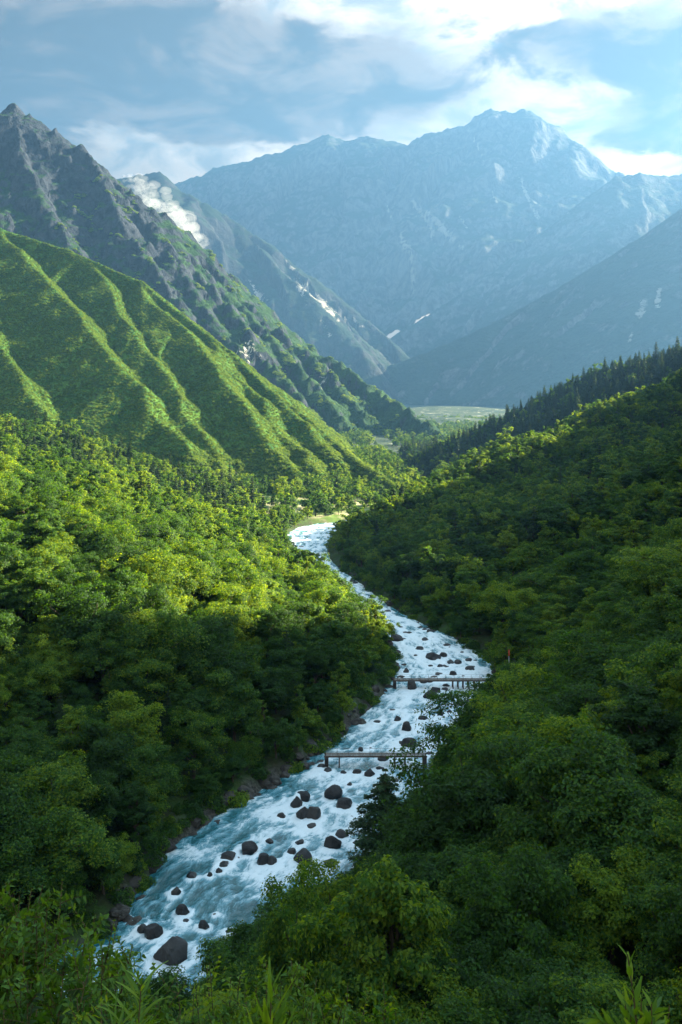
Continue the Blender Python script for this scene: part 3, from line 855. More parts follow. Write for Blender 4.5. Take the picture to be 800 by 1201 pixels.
# ------------------------------------------------------------------ where trees stand
rs = np.random.RandomState(42)
# rows of the photo above which nothing on the near right spur may reach
SIL = np.array([(-400, 1250), (0, 1200), (100, 1165), (200, 1150), (250, 1128), (300, 1085), (335, 1048), (375, 1035), (405, 1018), (430, 1018), (465, 1010), (482, 985), (496, 948), (510, 905), (528, 868), (560, 818), (582, 796), (604, 786), (700, 690), (800, 630), (900, 560), (1500, 200)], float)
def sil(px): return np.interp(px, SIL[:, 0], SIL[:, 1])
heroes = [  # photo column, photo row of the top, distance, crown radius, near prototype, mat, label
    (452, 985, 78, 5.6, ('near', 2), 'rounded fresh green tree in front of the river, its crown half hiding the near bend'),
    (536, 917, 112, 4.9, ('near', 4), 'pointed light green tree rising alone just right of the near footbridge'),
    (728, 925, 96, 6.6, ('near', 1), 'broad dome-shaped pale green tree spreading over its dark neighbours near the right edge'),
    (590, 1018, 84, 5.0, ('near', 3), 'low rounded green tree with glinting leaves in the middle of the dark lower grove'),
    (345, 1048, 84, 3.9, ('near', 0), 'small rounded tree overhanging the turquoise pool of the river'),
    (655, 845, 128, 5.2, ('near', 0), 'tall full-crowned green tree on the near right spur above the near footbridge'),
    (785, 640, 205, 9.0, ('near', 5), 'very large dark rounded tree standing highest on the near right slope'),
]
hero_xyz = []
for px, py, D, R, pr, lab in heroes:
    x, y, zt = P(px, py, D)
    hero_xyz.append((x, y, zt))
step = 7.4
ys = np.arange(14, 1120, step * 0.88)
cand = []
for j, yy in enumerate(ys):
    xmax = 0.364 * yy + 45; xmin = -0.364 * yy - 45
    xs = np.arange(xmin, xmax, step) + (j % 2) * step / 2
    cand.append(np.stack([xs + rs.uniform(-2.2, 2.2, len(xs)), np.full(len(xs), yy) + rs.uniform(-2.0, 2.0, len(xs))], -1))
cand = np.vstack(cand)
cz, cS, cT, cd = ground(cand[:, 0], cand[:, 1], True)
dens = fbm(cand[:, 0] / 40, cand[:, 1] / 40, 5.0, 3)
x, y = cand[:, 0], cand[:, 1]
inmeadow = (y > 548) & (y < 700) & (x > -62) & (x < 45) & ~((cT > 0) & (y < 560))
right = cT > 0
conif_zone = (y > 815) & (x > 60) & (y < 1200)
siz = (0.72 + 0.62 * rs.rand(len(x)) ** 1.3) * (1 + 0.3 * dens)
siz *= np.where(cd < 12, np.interp(cd, [2, 12], [0.5, 0.85]), 1.0)
siz *= np.where((right) & (y > 300) & (y < 800), 0.80, 1.0)
siz *= np.where((~right) & (y > 300), 0.86, 1.0)
ok = (cd > np.where(y > 235, 1.2, 2.2 + 1.1 * siz * (~right))) & (~inmeadow | (rs.rand(len(x)) < 0.28)) & (x > -440) & (cz > 0.3)
ok &= ~((y > 700) & (x < 60) & (rs.rand(len(x)) < 0.12))
ok &= ~(right & (y < 62)) & (np.hypot(x, y) > 40)
for (hx, hy, hz), h in zip(hero_xyz, heroes):
    ok &= np.hypot(x - hx, y - hy) > h[3] * 0.95
# keep the camera's view open: shorten or skip what would stand in front of the river
Htree = 13.0 * siz
ppx = 400 + F * x / y
ctl = ((right) & (y < 250)) | (y < 95)
lim = sil(ppx) + 6 - 9.0 * rs.rand(len(x))
zmax = H - (lim - HOR) / F * y
allow = (zmax - cz) / 13.0
s2 = np.where(ctl, np.minimum(siz, allow), siz)
s2 = np.where(right & (y < 100), np.minimum(s2, .55 + .0035 * y), s2)
ok &= ~(ctl & (s2 < 0.42))
siz = s2
x, y, z, siz, cd, right, conif_zone, dens = [a[ok] for a in (x, y, cz, siz, cd, right, conif_zone, dens)]
conif = (conif_zone & (rs.rand(len(x)) < .85)) | ((~right) & (y > 500) & (x < -45) & (rs.rand(len(x)) < 0.40)) | ((dens > 0.22) & (rs.rand(len(x)) < .05) & (y > 120)) | ((~right) & (y > 60) & (rs.rand(len(x)) < .02)) | (right & (y > 400) & (rs.rand(len(x)) < .02))
hts = 13 * siz
u, vt = pix(x, y, z + hts)
infr = (u > -30) & (u < 830) & (vt < 1240) & (vt > 0)
# line of sight to the tree top
vis = infr.copy()
for t in np.linspace(0.08, 0.94, 30):
    k = vis
    gz = rbf(x[k] * t, y[k] * t)
    ray = H + (z[k] + hts[k] * 0.9 - H) * t
    tmp = np.ones(k.sum(), bool); tmp &= gz + 4.0 < ray
    vis[np.where(k)[0][~tmp]] = False
score = np.where(vis, siz * 5 / y, 0) * np.where(conif, 0.0, 1.0)
order = np.argsort(-score)
NIND = 300 - len(heroes) - 1
ind = order[:NIND]
is_ind = np.zeros(len(x), bool); is_ind[ind] = True
print('trees', len(x), 'visible', int(vis.sum()), 'individual max distance', float(y[ind].max()), 'conifers', int(conif.sum()))

def place_tree(protokey, loc, rz, sc, name, label, cat, group=None):
    crown, trunk = PROTO[protokey]
    r = empty(name, loc, rz, sc)
    tag(r, label, cat, group)
    obj('trunk', trunk, r); obj('crown', crown, r)
    return r
for (hx, hy, hz), (px, py, D, R, pr, lab) in zip(hero_xyz, heroes):
    g0 = float(ground(np.array([hx]), np.array([hy]))[0])
    ht = max(6.0, hz - g0)
    sc = R / PR[pr]
    sz = ht / PH[pr]
    if sz > 1.6 * sc:       # deep foot: keep proportions, let the trunk stand on the slope
        sz = 1.6 * sc
    root = place_tree(pr, (hx, hy, hz - sz * PH[pr]), 1.3 * D, (sc, sc, sz), 'broadleaf_tree', lab, 'tree')
    print('hero', lab[:30], 'ground', round(g0, 1), 'foot', round(hz - sz * PH[pr], 1))

# the dark layered pine that leans over the river
px, py, D = 452, 903, 150
hx, hy, hz = P(px, py, D)
g0 = float(ground(np.array([hx]), np.array([hy]))[0]); print('pine', g0, hz)
place_tree(('cnear', 0), (hx, hy, hz - 15 * 1.12), 0.4, (1.6, 1.6, 1.12), 'pine_tree', 'dark blue-green pine with layered boughs reaching over the river below the near footbridge', 'pine tree')

def zone_of(i):
    rt, vv, uu, yy = right[i], vt[i], u[i], y[i]
    if rt:
        if cd[i] < 12: side = 'on the right river bank'
        elif vv > 1040: side = 'in the darkest bottom right grove'
        elif vv > 930: side = 'in the shaded lower right grove'
        elif vv > 850: side = 'right of and below the near footbridge'
        elif vv > 780: side = 'right of the near footbridge'
        elif vv > 710: side = 'right of the far footbridge'
        else: side = 'high on the near right slope'
        col = 'river side' if uu < 540 else ('mid-slope' if uu < 680 else 'towards the right edge')
    else:
        if cd[i] < 12: side = 'on the stony left river bank'
        elif vv > 980: side = 'left of the turquoise pool'
        elif vv > 890: side = 'left of the split boulder pair'
        elif vv > 820: side = 'left of the near footbridge'
        elif vv > 760: side = 'left of the far footbridge'
        elif vv > 700: side = 'on the left slope above the footbridges'
        elif vv > 640: side = 'below the lit left crest'
        else: side = 'on the sunlit left crest'
        col = 'towards the left edge' if uu < 110 else ('mid-slope' if uu < 240 else 'river side')
    return side, col
zones = {}
for i in ind: zones.setdefault(zone_of(i), []).append(i)
lab_of = {}
for (side, col), mem in zones.items():
    grp = 'trees %s, %s' % (side, col)
    mem = list(mem); named = {}
    def take(key, word):
        left_ = [q for q in mem if q not in named]
        if left_: named[max(left_, key=key)] = word
    if len(mem) > 1:
        take(lambda q: siz[q] / y[q], 'largest-crowned')
        take(lambda q: -vt[q], 'highest standing'); take(lambda q: vt[q], 'lowest standing')
        take(lambda q: -u[q], 'leftmost'); take(lambda q: u[q], 'rightmost'); take(lambda q: -siz[q] / y[q], 'smallest-crowned')
    for q in mem:
        wd = named.get(q, '')
        lab_of[q] = (('%s tree %s, %s' % (wd, side, col)) if wd else ('green tree among others %s, %s' % (side, col) if len(mem) > 1 else 'green broadleaf tree %s, %s' % (side, col)), grp)
for i in ind:
    k = ('near', int(rs.randint(0, 6)))
    lab, grp = lab_of[i]
    s = float(siz[i])
    sw = s * rs.uniform(0.92, 1.15)
    place_tree(k, (x[i], y[i], z[i] - 0.2), rs.uniform(0, 6.28), (sw, sw, s * 13.0 / PH[k] * rs.uniform(.92, 1.0)), 'broadleaf_tree', lab, 'tree', grp)

def scatter_sel(sel, keys, name, label, cat):
    k = len(sel)
    s = siz[sel]
    sc = np.stack([s * rs.uniform(.9, 1.15, k)] * 2 + [s * rs.uniform(.9, 1.1, k)], -1)
    rot = np.stack([rs.normal(size=k) * .04, rs.normal(size=k) * .04, rs.uniform(0, 6.28, k)], -1)
    return sc, rot
rest = ~is_ind & ~conif
dist = y
pt = []; sc_ = []; ro_ = []; ix_ = []
keys = [('near', 0), ('near', 1), ('near', 3), ('mid', 0), ('mid', 1), ('mid', 2), ('mid', 3), ('far', 0), ('far', 1), ('far', 2)]
for lo, hi, a, b in ((0, 190, 0, 3), (190, 430, 3, 7), (430, 5000, 7, 10)):
    sel = np.where(rest & (dist >= lo) & (dist < hi))[0]
    s, r = scatter_sel(sel, keys, '', '', '')
    pt.append(np.stack([x[sel], y[sel], z[sel] - .3], -1)); sc_.append(s); ro_.append(r); ix_.append(rs.randint(a, b, len(sel)))
kv = 6500
vx_ = rs.uniform(-330, 760, kv); vy_ = 1130 + 1500 * rs.rand(kv) ** 1.3
nzv = fbm(vx_ / 90, vy_ / 90, 21.0, 3)
kk_ = (nzv > -0.12) & (np.abs(vx_ - 60) > 12) & (vx_ / vy_ < .38)
vx_, vy_ = vx_[kk_], vy_[kk_]
q_ = rs.uniform(.6, 1.2, len(vx_))
pt.append(np.stack([vx_, vy_, np.full(len(vx_), -1.5)], -1)); sc_.append(np.stack([q_, q_, q_ * .9], -1)); ro_.append(np.stack([q_ * 0, q_ * 0, q_ * 40], -1)); ix_.append(rs.randint(7, 10, len(vx_)))
gn_scatter('forest', np.vstack(pt), np.vstack(sc_), np.vstack(ro_), np.concatenate(ix_), [PROTO[k] for k in keys], 'dense broadleaf forest covering both slopes of the gorge', 'forest')
sel = np.where(conif)[0]
s, r = scatter_sel(sel, None, '', '', '')
s[:, :2] *= 1.1; s[:, 2] *= rs.uniform(.65, 1.15, len(s))
ckeys = [('cfar', 0), ('cfar', 1), ('cfar', 2), ('cnear', 1)]
ci = np.where(y[sel] < 350, 3, rs.randint(0, 3, len(sel)))
s = np.where((y[sel] < 350)[:, None], s * .85, s)
gn_scatter('conifer_forest', np.stack([x[sel], y[sel], z[sel] - .3], -1), s, r, ci, [PROTO[k] for k in ckeys], 'dark conifers along the far ridge and scattered through the forest', 'forest')

# low undergrowth on the banks and under the near trees, and scrub over the green hill
bushes = [(make_bush(500 + i, 1.6, 500, .42, 'scrub'),) for i in range(3)]
gb = [(make_bush(510 + i, 1.3, 900, .22, 'leaf'),) for i in range(3)]
k = 15000
bx = rs.uniform(-150, 190, k); by = rs.uniform(25, 430, k)
w_ = np.abs(bx) < 0.38 * by + 25
bx, by = bx[w_], by[w_]
bz, _, bT, bd = ground(bx, by, True)
okb = (bd > 1.3) & ((bd < 22) | (rs.rand(len(bx)) < .5)) & (np.hypot(bx, by) > 40)
bx, by, bz = bx[okb], by[okb], bz[okb]
s = rs.uniform(.6, 1.5, len(bx)) * np.where(bd[okb] < 8, 1.35, 1.0)
gn_scatter('undergrowth', np.stack([bx, by, bz - .1], -1), np.stack([s, s, s * .9], -1), np.stack([s * 0, s * 0, rs.uniform(0, 6.28, len(bx))], -1), rs.randint(0, 3, len(bx)), gb, 'low leafy undergrowth between the trees and along the river banks', 'undergrowth')

def sample_grid(X, Y, Z, px_, py_):
    x0, x1 = X[0, 0], X[0, -1]; y0, y1 = Y[0, 0], Y[-1, 0]
    fx = (px_ - x0) / (x1 - x0) * (X.shape[1] - 1); fy = (py_ - y0) / (y1 - y0) * (X.shape[0] - 1)
    ix = np.clip(fx.astype(int), 0, X.shape[1] - 2); iy = np.clip(fy.astype(int), 0, X.shape[0] - 2)
    tx = fx - ix; ty = fy - iy
    a = Z[iy, ix] * (1 - tx) + Z[iy, ix + 1] * tx; b = Z[iy + 1, ix] * (1 - tx) + Z[iy + 1, ix + 1] * tx
    return a * (1 - ty) + b * ty
def hill_points(X, Y, Z, k, xr, yr, thr, frac_y=True):
    hx = rs.uniform(*xr, k); hy = rs.uniform(*yr, k)
    hz = sample_grid(X, Y, Z, hx, hy)
    d1 = sample_grid(X, Y, Z, hx + 4, hy) - hz; d2 = sample_grid(X, Y, Z, hx, hy + 4) - hz
    sl = np.hypot(d1, d2) / 4
    nz = fbm(hx / 30, hy / 30, 8.8, 4)
    uu = 400 + F * hx / hy
    okh = (hz > -3) & (uu > -40) & (uu < 840) & (nz > thr) & (sl < 1.5)
    return hx[okh], hy[okh], hz[okh], nz[okh]
hx, hy, hz, nz = hill_points(gX, gY, gZ, 100000, (-520, 90), (590, 1200), -0.7)
s = rs.uniform(.35, .95, len(hx)) * np.where(hz < 30, 1.5, 1.0)
print('hill scrub', len(hx))
h2 = hill_points(rX, rY, rZ, 60000, (-600, 300), (1400, 2150), 0.25)
s2 = rs.uniform(1.2, 3.0, len(h2[0]))
hx = np.concatenate([hx, h2[0]]); hy = np.concatenate([hy, h2[1]]); hz = np.concatenate([hz, h2[2]]); s = np.concatenate([s, s2])
gn_scatter('hillside_scrub', np.stack([hx, hy, hz - .2], -1), np.stack([s, s, s], -1), np.stack([s * 0, s * 0, rs.uniform(0, 6.28, len(hx))], -1), rs.randint(0, 3, len(hx)), bushes, 'low green scrub growing all over the ribbed hill and lower mountain', 'scrub')
# ------------------------------------------------------------------ boulders
ROCKS = [(347,941,16,14),(358,934,14,12),(356,953,18,19),(368,953,18,20),(393,929,25,16),(403,942,23,10),(391,987,23,15),(401,978,16,10),(352,987,12,6),(342,998,12,7),(355,1004,22,16),
 (309,1008,18,14),(319,1009,14,12),(292,994,23,14),(387,1011,20,6),(371,1023,8,6),(316,986,10,5),(330,957,12,7),(433,906,14,10),(419,905,12,6),(410,920,8,6),(445,901,6,6),(403,906,8,5),(246,1026,7,6),(257,1021,9,7),(268,1004,20,7),
 (203,1112,44,30),(180,1091,22,18),(168,1089,14,10),(214,1067,17,12),(206,1045,13,10),(239,1085,13,12),(269,1092,11,7),(218,1080,8,6),
 (464,748,18,8),(492,760,12,4),(509,769,20,8),(520,768,10,6),(528,776,9,5),(537,776,9,6),(516,781,8,4),(551,784,15,5),(476,787,8,8),(483,804,12,14),(504,798,8,7),(511,809,14,9),(505,815,18,10),(531,790,10,6),(515,790,11,3),
 (539,824,9,6),(546,815,12,4),(496,842,12,7),(516,837,8,8),(477,852,13,12),(466,843,10,7),(480,871,20,11),(500,866,6,4),(450,889,14,6),(488,769,6,3),(539,835,8,7),(527,834,7,4),(423,879,7,6),
 (354,641,7,2),(345,647,7,2),(400,690,6,2),(412,702,7,2),(430,716,8,3),(446,728,8,3),(455,736,9,3),(470,735,6,2),(480,742,8,3)]
_r2 = np.random.RandomState(99)
def rock_mesh(seed, sub=4):
    import bmesh
    bm = bmesh.new()
    bmesh.ops.create_icosphere(bm, subdivisions=sub, radius=1.0)
    r = np.random.RandomState(seed)
    v = np.array([p.co[:] for p in bm.verts])
    nrm = v.copy()
    for k in range(13):
        d = unit(r.normal(size=3)); lim = r.uniform(0.62, 0.92)
        dd = v @ d
        v = v - np.outer(np.maximum(0, dd - lim) * 0.92, d)
    q = v * 1.6
    v = v * (1 + 0.10 * fbm(q[:, 0] + seed, q[:, 1], q[:, 2], 4)[:, None] * 1.5)
    v = v + nrm * 0.035 * fbm(q[:, 0] * 4 + seed, q[:, 1] * 4, q[:, 2] * 4, 4, .6)[:, None]
    for p, c in zip(bm.verts, v): p.co = c
    for f in bm.faces: f.smooth = False
    me = bpy.data.meshes.new('boulder'); bm.to_mesh(me); bm.free()
    me.materials.append(M['rock'])
    return me
m, n = new_mat('boulder_rock')
tcn = n.n('ShaderNodeTexCoord'); geo = n.n('ShaderNodeNewGeometry')
a = n.noise(geo.outputs['Position'], 0.8, 6, 0.65); b = n.noise(geo.outputs['Position'], 4.0, 5, 0.65)
sp = n.n('ShaderNodeSeparateXYZ'); n.put(sp.inputs[0], geo.outputs['Position'])
wet = n.mr(n.m('ADD', sp.outputs[2], n.m('MULTIPLY', a.outputs[0], 0.8)), 0.5, 1.5, 1.0, 0.0)
c = n.mix(n.mr(a.outputs[0], 0.3, 0.7), (0.009, 0.010, 0.012, 1), (0.028, 0.030, 0.034, 1))
c = n.mix(n.mr(b.outputs[0], 0.55, 0.7, 0, .6), c, (0.045, 0.046, 0.048, 1))
oi = n.n('ShaderNodeObjectInfo')
c = n.mix(n.mr(oi.outputs['Random'], 0.3, 1.0, 0, .55), c, (0.055, 0.055, 0.055, 1))
c = n.mix(wet, c, (0.007, 0.008, 0.010, 1))
out(n, principled(n, c, n.mr(wet, 0, 1, .85, .3), 0.4, bump(n, b.outputs[0], 0.7, 0.12)))
M['rock'] = m
RM = [rock_mesh(s) for s in (3, 8, 12, 21, 33, 47)]
rock_xyz = []
big_labels = {26: 'largest dark boulder, angular, in white water at the bottom of the river', 27: 'upright dark boulder just behind and left of the largest boulder',
 2: 'left half of the split rounded boulder pair in mid river', 3: 'right half of the split rounded boulder pair in mid river', 4: 'brownish flat-topped boulder near the pine, upstream of the split pair',
 5: 'long low dark boulder near the right bank just below the brownish one', 6: 'grey peaked boulder close to the pine boughs', 7: 'small pointed boulder tucked behind the grey peaked one', 10: 'rounded dark boulder with a flat top alone in mid channel below the split pair',
 11: 'left lobe of the low dark boulder at the head of the turquoise pool', 12: 'right lobe of the low dark boulder at the head of the turquoise pool', 13: 'squat dark boulder close to the left bank above the turquoise pool', 0: 'brown-tinged boulder directly left of the split pair',
 1: 'dark boulder directly behind the split pair', 29: 'reddish-brown wet boulder in the left half of the turquoise pool', 30: 'dark round boulder nearest the left bank beside the turquoise pool', 31: 'knobbly wet boulder right of the upright one in the rapids',
 32: 'small reddish boulder on the right side of the lowest rapids', 53: 'tall rounded boulder midway between the two footbridges', 55: 'wide flat dark boulder just upstream of the near footbridge',
 43: 'tall dark boulder directly beneath the left end of the far footbridge', 46: 'broad low boulder just downstream of the far footbridge', 45: 'boulder stacked behind the broad low one below the far footbridge', 36: 'wide dark boulder upstream of the far footbridge near mid channel',
 34: 'wide low boulder on the left where the river narrows above the far footbridge', 51: 'low dark boulder in open white water below the far footbridge', 18: 'dark boulder just downstream of the near footbridge', 57: 'dark ledge boulder right under the near footbridge deck'}
for i, (px, py, w, h) in enumerate(ROCKS):
    D = H * F / (py + h * 0.35 - HOR)
    X0, Y0, _ = P(px, py, D)
    rw = w / F * D / 2; rh = h / F * D
    me = RM[i % len(RM)]
    o = obj('boulder', me, None, (X0, Y0, rh * 0.12))
    o.scale = (rw * 1.02, rw * .95 * _r2.uniform(0.8, 1.1), max(rh * 0.72, 0.25))
    o.rotation_euler = (_r2.uniform(-.2, .2), _r2.uniform(-.2, .2), _r2.choice([0, 3.14]) + _r2.uniform(-.5, .5))
    rock_xyz.append((X0, Y0, rw))
    if i in big_labels: tag(o, big_labels[i], 'boulder', 'boulders in the river')
    elif py > 1000: tag(o, 'small wet rock in the lowest rapids around the turquoise pool', 'rock', 'small rocks of the lowest rapids')
    elif py > 890: tag(o, 'small dark rock in the white water below the near footbridge', 'rock', 'small rocks below the near footbridge')
    elif py > 797: tag(o, 'small dark rock in the white water between the two footbridges', 'rock', 'small rocks between the footbridges')
    else: tag(o, 'small dark rock in the rapids upstream of the far footbridge', 'rock', 'small rocks upstream of the far footbridge')
# smaller stones breaking the surface
kk = 0
while kk < 90:
    i = _r2.randint(40, len(CLN) - 60)
    cx, cyy, cw = CLN[i]
    if cyy < 112 or cyy > 470: continue
    X0 = cx + _r2.uniform(-1, 1) * cw * 0.92; Y0 = cyy + _r2.uniform(-4, 4)
    pp = pix(X0, Y0, 0)
    if pp[1] > 1030 and _r2.rand() < .6: continue
    r_ = _r2.uniform(0.25, 0.85) * (1 + Y0 / 500)
    o = obj('rock', RM[_r2.randint(0, 6)], None, (X0, Y0, 0.0)); o.scale = (r_ * 1.2, r_, r_ * _r2.uniform(.4, .75)); o.rotation_euler = (0, 0, _r2.uniform(0, 6.28))
    rock_xyz.append((X0, Y0, r_))
    py = pp[1]
    if py > 1000: tag(o, 'small wet rock in the lowest rapids around the turquoise pool', 'rock', 'small rocks of the lowest rapids')
    elif py > 890: tag(o, 'small dark rock in the white water below the near footbridge', 'rock', 'small rocks below the near footbridge')
    elif py > 797: tag(o, 'small dark rock in the white water between the two footbridges', 'rock', 'small rocks between the footbridges')
    else: tag(o, 'small dark rock in the rapids upstream of the far footbridge', 'rock', 'small rocks upstream of the far footbridge')
    kk += 1
m, n = new_mat('bank_rock')
geo = n.n('ShaderNodeNewGeometry'); a = n.noise(geo.outputs['Position'], 0.7, 6, 0.65); b = n.noise(geo.outputs['Position'], 3.5, 5, 0.65)
c = n.mix(n.mr(a.outputs[0], 0.35, 0.65), (0.016, 0.016, 0.016, 1), (0.068, 0.066, 0.062, 1))
c = n.mix(n.mr(b.outputs[0], 0.5, 0.7, 0, .7), c, (0.035, 0.034, 0.03, 1))
out(n, principled(n, c, 0.85, 0.2, bump(n, b.outputs[0], 0.7, 0.12)))
M['bank_rock'] = m
RB = []
for me in RM[:4]:
    c_ = me.copy(); c_.materials.clear(); c_.materials.append(m); c_.name = 'bank_rock'; RB.append(c_)
kk = 0
while kk < 200:
    i = _r2.randint(34, len(CLN) - 70)
    cx, cyy, cw = CLN[i]; nx_, ny_ = CLN[i + 1, :2] - CLN[i, :2]
    if cyy < 105 or cyy > 420: continue
    L = math.hypot(nx_, ny_); side = -1 if _r2.rand() < .72 else 1
    off = cw + _r2.uniform(-0.8, 3.6)
    X0 = cx + side * off * ny_ / L; Y0 = cyy - side * off * nx_ / L
    g0 = float(ground(np.array([X0]), np.array([Y0]))[0])
    r_ = _r2.uniform(.5, 1.5) * (1.3 if _r2.rand() < .2 else 1)
    o = obj('bank_rock', RB[_r2.randint(0, 4)], None, (X0, Y0, g0 + r_ * .15)); o.scale = (r_ * 1.3, r_, r_ * _r2.uniform(.5, .9)); o.rotation_euler = (_r2.uniform(-.3, .3), _r2.uniform(-.3, .3), _r2.uniform(0, 6.28))
    far_ = 'lower ' if Y0 < 190 else ('middle ' if Y0 < 260 else 'upper ')
    sd = 'left' if side < 0 else 'right'
    where = {'lower ': 'below the near footbridge', 'middle ': 'between the footbridges', 'upper ': 'upstream of the far footbridge'}[far_]
    tag(o, 'angular grey-brown rock piled on the %s river bank %s' % (sd, where), 'rock', 'rocks on the %s bank %s' % (sd, where))
    kk += 1

# ------------------------------------------------------------------ the river
sA = np.arange(0, _sl[-1] - 1, 0.30)
cxx = np.interp(sA, _sl, CLN[:, 0]); cyy = np.interp(sA, _sl, CLN[:, 1]); cww = np.interp(sA, _sl, CLN[:, 2])
keep_ = cyy < 620; keep_ &= np.cumprod(keep_[::-1])[::-1].astype(bool) | keep_
nT = 96
tt = np.linspace(-1.22, 1.22, nT)
tx = np.gradient(cxx); ty = np.gradient(cyy); tl = np.hypot(tx, ty); tx /= tl; ty /= tl
for _ in range(40):
    tx[1:-1] = (tx[:-2] + tx[1:-1] * 2 + tx[2:]) / 4; ty[1:-1] = (ty[:-2] + ty[1:-1] * 2 + ty[2:]) / 4
RX = cxx[:, None] + ty[:, None] * tt[None] * cww[:, None]
RY = cyy[:, None] - tx[:, None] * tt[None] * cww[:, None]
RS = np.repeat(sA[:, None], nT, 1); RT = tt[None] * cww[:, None]
rx, ry, rs_, rt = [a.ravel() for a in (RX, RY, RS, RT)]
wx = rx + 2.0 * fbm(rx / 6, ry / 6, 1.5, 3); wy = ry + 2.0 * fbm(rx / 6, ry / 6, 7.5, 3)
ws = rs_ + 2.6 * fbm(rx / 7, ry / 7, 3.5, 3); wt_ = rt + 1.5 * fbm(rx / 5, ry / 5, 5.5, 3)
# rapids: long standing waves along the flow, chop on top
longw = ridged(wt_ / 3.2, ws / 9.0, 2.0, 4, .55)
chop = fbm(wx / 1.1, wy / 1.1, 3.0, 4, .6)
steps = np.sin(ws / 3.1 + 1.5 * fbm(rx / 9, ry / 9, 0.4, 2))
rz = 0.30 * (longw - .5) + 0.17 * chop + 0.10 * steps
foam = 0.34 + 0.85 * (longw - 0.32) + 0.75 * fbm(ws / 12, wt_ / 4.5, 6.0, 4) + 0.45 * chop + .10 * steps
pz = 0.0
ring = np.zeros_like(rx); wake = np.zeros_like(rx)
for (X0, Y0, r_) in rock_xyz:
    k = np.where((np.abs(rx - X0) < r_ * 3 + 8) & (np.abs(ry - Y0) < r_ * 3 + 8))[0]
    if not len(k): continue
    i0 = np.argmin((cxx - X0) ** 2 + (cyy - Y0) ** 2)
    fx, fy = -tx[i0], -ty[i0]           # the water runs towards the camera
    dx_, dy_ = rx[k] - X0, ry[k] - Y0
    al_ = dx_ * fx + dy_ * fy; ac = -dx_ * fy + dy_ * fx
    d = np.hypot(al_, ac)
    ring[k] = np.maximum(ring[k], np.exp(-((d - r_ * 1.15) / (0.45 + .25 * r_)) ** 2))
    wk = np.exp(-(ac / (r_ * (0.8 + .12 * np.clip(al_, 0, 20)))) ** 2) * sstep(0, r_, al_) * np.exp(-np.clip(al_, 0, 99) / (4 + 3.2 * r_))
    wake[k] = np.maximum(wake[k], wk)
rz += 0.22 * ring + 0.10 * wake
foam += 0.55 * ring + 0.45 * wake
u_, v_ = pix(rx, np.maximum(ry, 5), 0)
pool = np.exp(-((rx + 19) / 9) ** 2 - ((ry - 141) / 15) ** 2)
foam -= 0.50 * pool * (1 - ring * .7)
edge_ = sstep(0.84, 1.0, np.abs(rt) / np.repeat(cww, nT))
foam += -0.22 * edge_ + 0.18 * sstep(190, 330, ry)
foam += 0.16 * sstep(180, 210, ry)
foam = np.clip(foam, -0.5, 1.6)
keep_i = np.where(cyy < 640)[0]
# ------ material
m, n = new_mat('river_water')
geo = n.n('ShaderNodeNewGeometry'); pos = geo.outputs['Position']
flow = n.attr('flow').outputs['Vector']
mp = n.n('ShaderNodeMapping'); mp.inputs['Scale'].default_value = (0.35, 1.0, 1.0); n.put(mp.inputs[0], flow)
a = n.noise(mp.outputs[0], 1.1, 6, 0.68, 0.9); b = n.noise(mp.outputs[0], 4.0, 5, 0.7, 0.6)
fm = n.m('ADD', n.attr('foam').outputs['Fac'], n.m('ADD', n.m('MULTIPLY', n.m('SUBTRACT', a.outputs[0], .5), 1.5), n.m('MULTIPLY', n.m('SUBTRACT', b.outputs[0], .5), 0.9)))
f1 = n.mr(fm, 0.24, 0.98)
big = n.noise(pos, 0.07, 3, 0.5)
deep = n.mix(big.outputs[0], (0.006, 0.050, 0.070, 1), (0.018, 0.125, 0.145, 1))
mid_ = n.mix(n.mr(fm, -0.1, 0.40), deep, (0.085, 0.25, 0.32, 1))
col = n.mix(f1, mid_, (0.62, 0.70, 0.76, 1))
bw = n.noise(mp.outputs[0], 2.0, 6, 0.7, 0.5)
sh = principled(n, col, n.mr(f1, 0, 1, 0.12, 0.6), 0.5, bump(n, n.m('ADD', bw.outputs[0], n.m('MULTIPLY', b.outputs[0], .5)), 0.55, 0.22))
out(n, sh)
M['water'] = m
ki = keep_i
idxg = (ki[:, None] * nT + np.arange(nT)[None])
vv = np.stack([rx, ry, rz], -1)[idxg.ravel()]
fl = np.stack([ws, wt_, rt * 0], -1)[idxg.ravel()]
river = obj('river', mesh_np('river', vv, grid_faces(nT, len(ki)), m, True, {'foam': foam[idxg.ravel()], 'flow': fl}))
tag(river, 'turquoise and white rapids of the mountain river winding down the gorge', kind='structure')

# ------------------------------------------------------------------ footbridges
def box(A, x0, x1, y0, y1, z0, z1):
    v = [(a, b, c) for c in (z0, z1) for b in (y0, y1) for a in (x0, x1)]
    A.add(v, np.array([[0, 2, 3, 1], [4, 5, 7, 6], [0, 1, 5, 4], [2, 6, 7, 3], [0, 4, 6, 2], [1, 3, 7, 5]]))
def simple_mat(name, c0, c1, rough=.7, sc=3.0, spec=.3, stretch=(1, 1, 1)):
    m, n = new_mat(name)
    tcn = n.n('ShaderNodeTexCoord'); mp = n.n('ShaderNodeMapping'); mp.inputs['Scale'].default_value = stretch; n.put(mp.inputs[0], tcn.outputs['Object'])
    a = n.noise(mp.outputs[0], sc, 5, .65)
    out(n, principled(n, n.mix(n.mr(a.outputs[0], .3, .7), c0, c1), rough, spec, bump(n, a.outputs[0], .4, .03)))
    return m
M['deck'] = simple_mat('weathered_planks', (0.07, 0.065, 0.06, 1), (0.19, 0.175, 0.16, 1), .85, 1.2, .2, (3, .3, 1))
M['steel'] = simple_mat('rusted_beam', (0.035, 0.026, 0.02, 1), (0.09, 0.06, 0.045, 1), .8, 3)
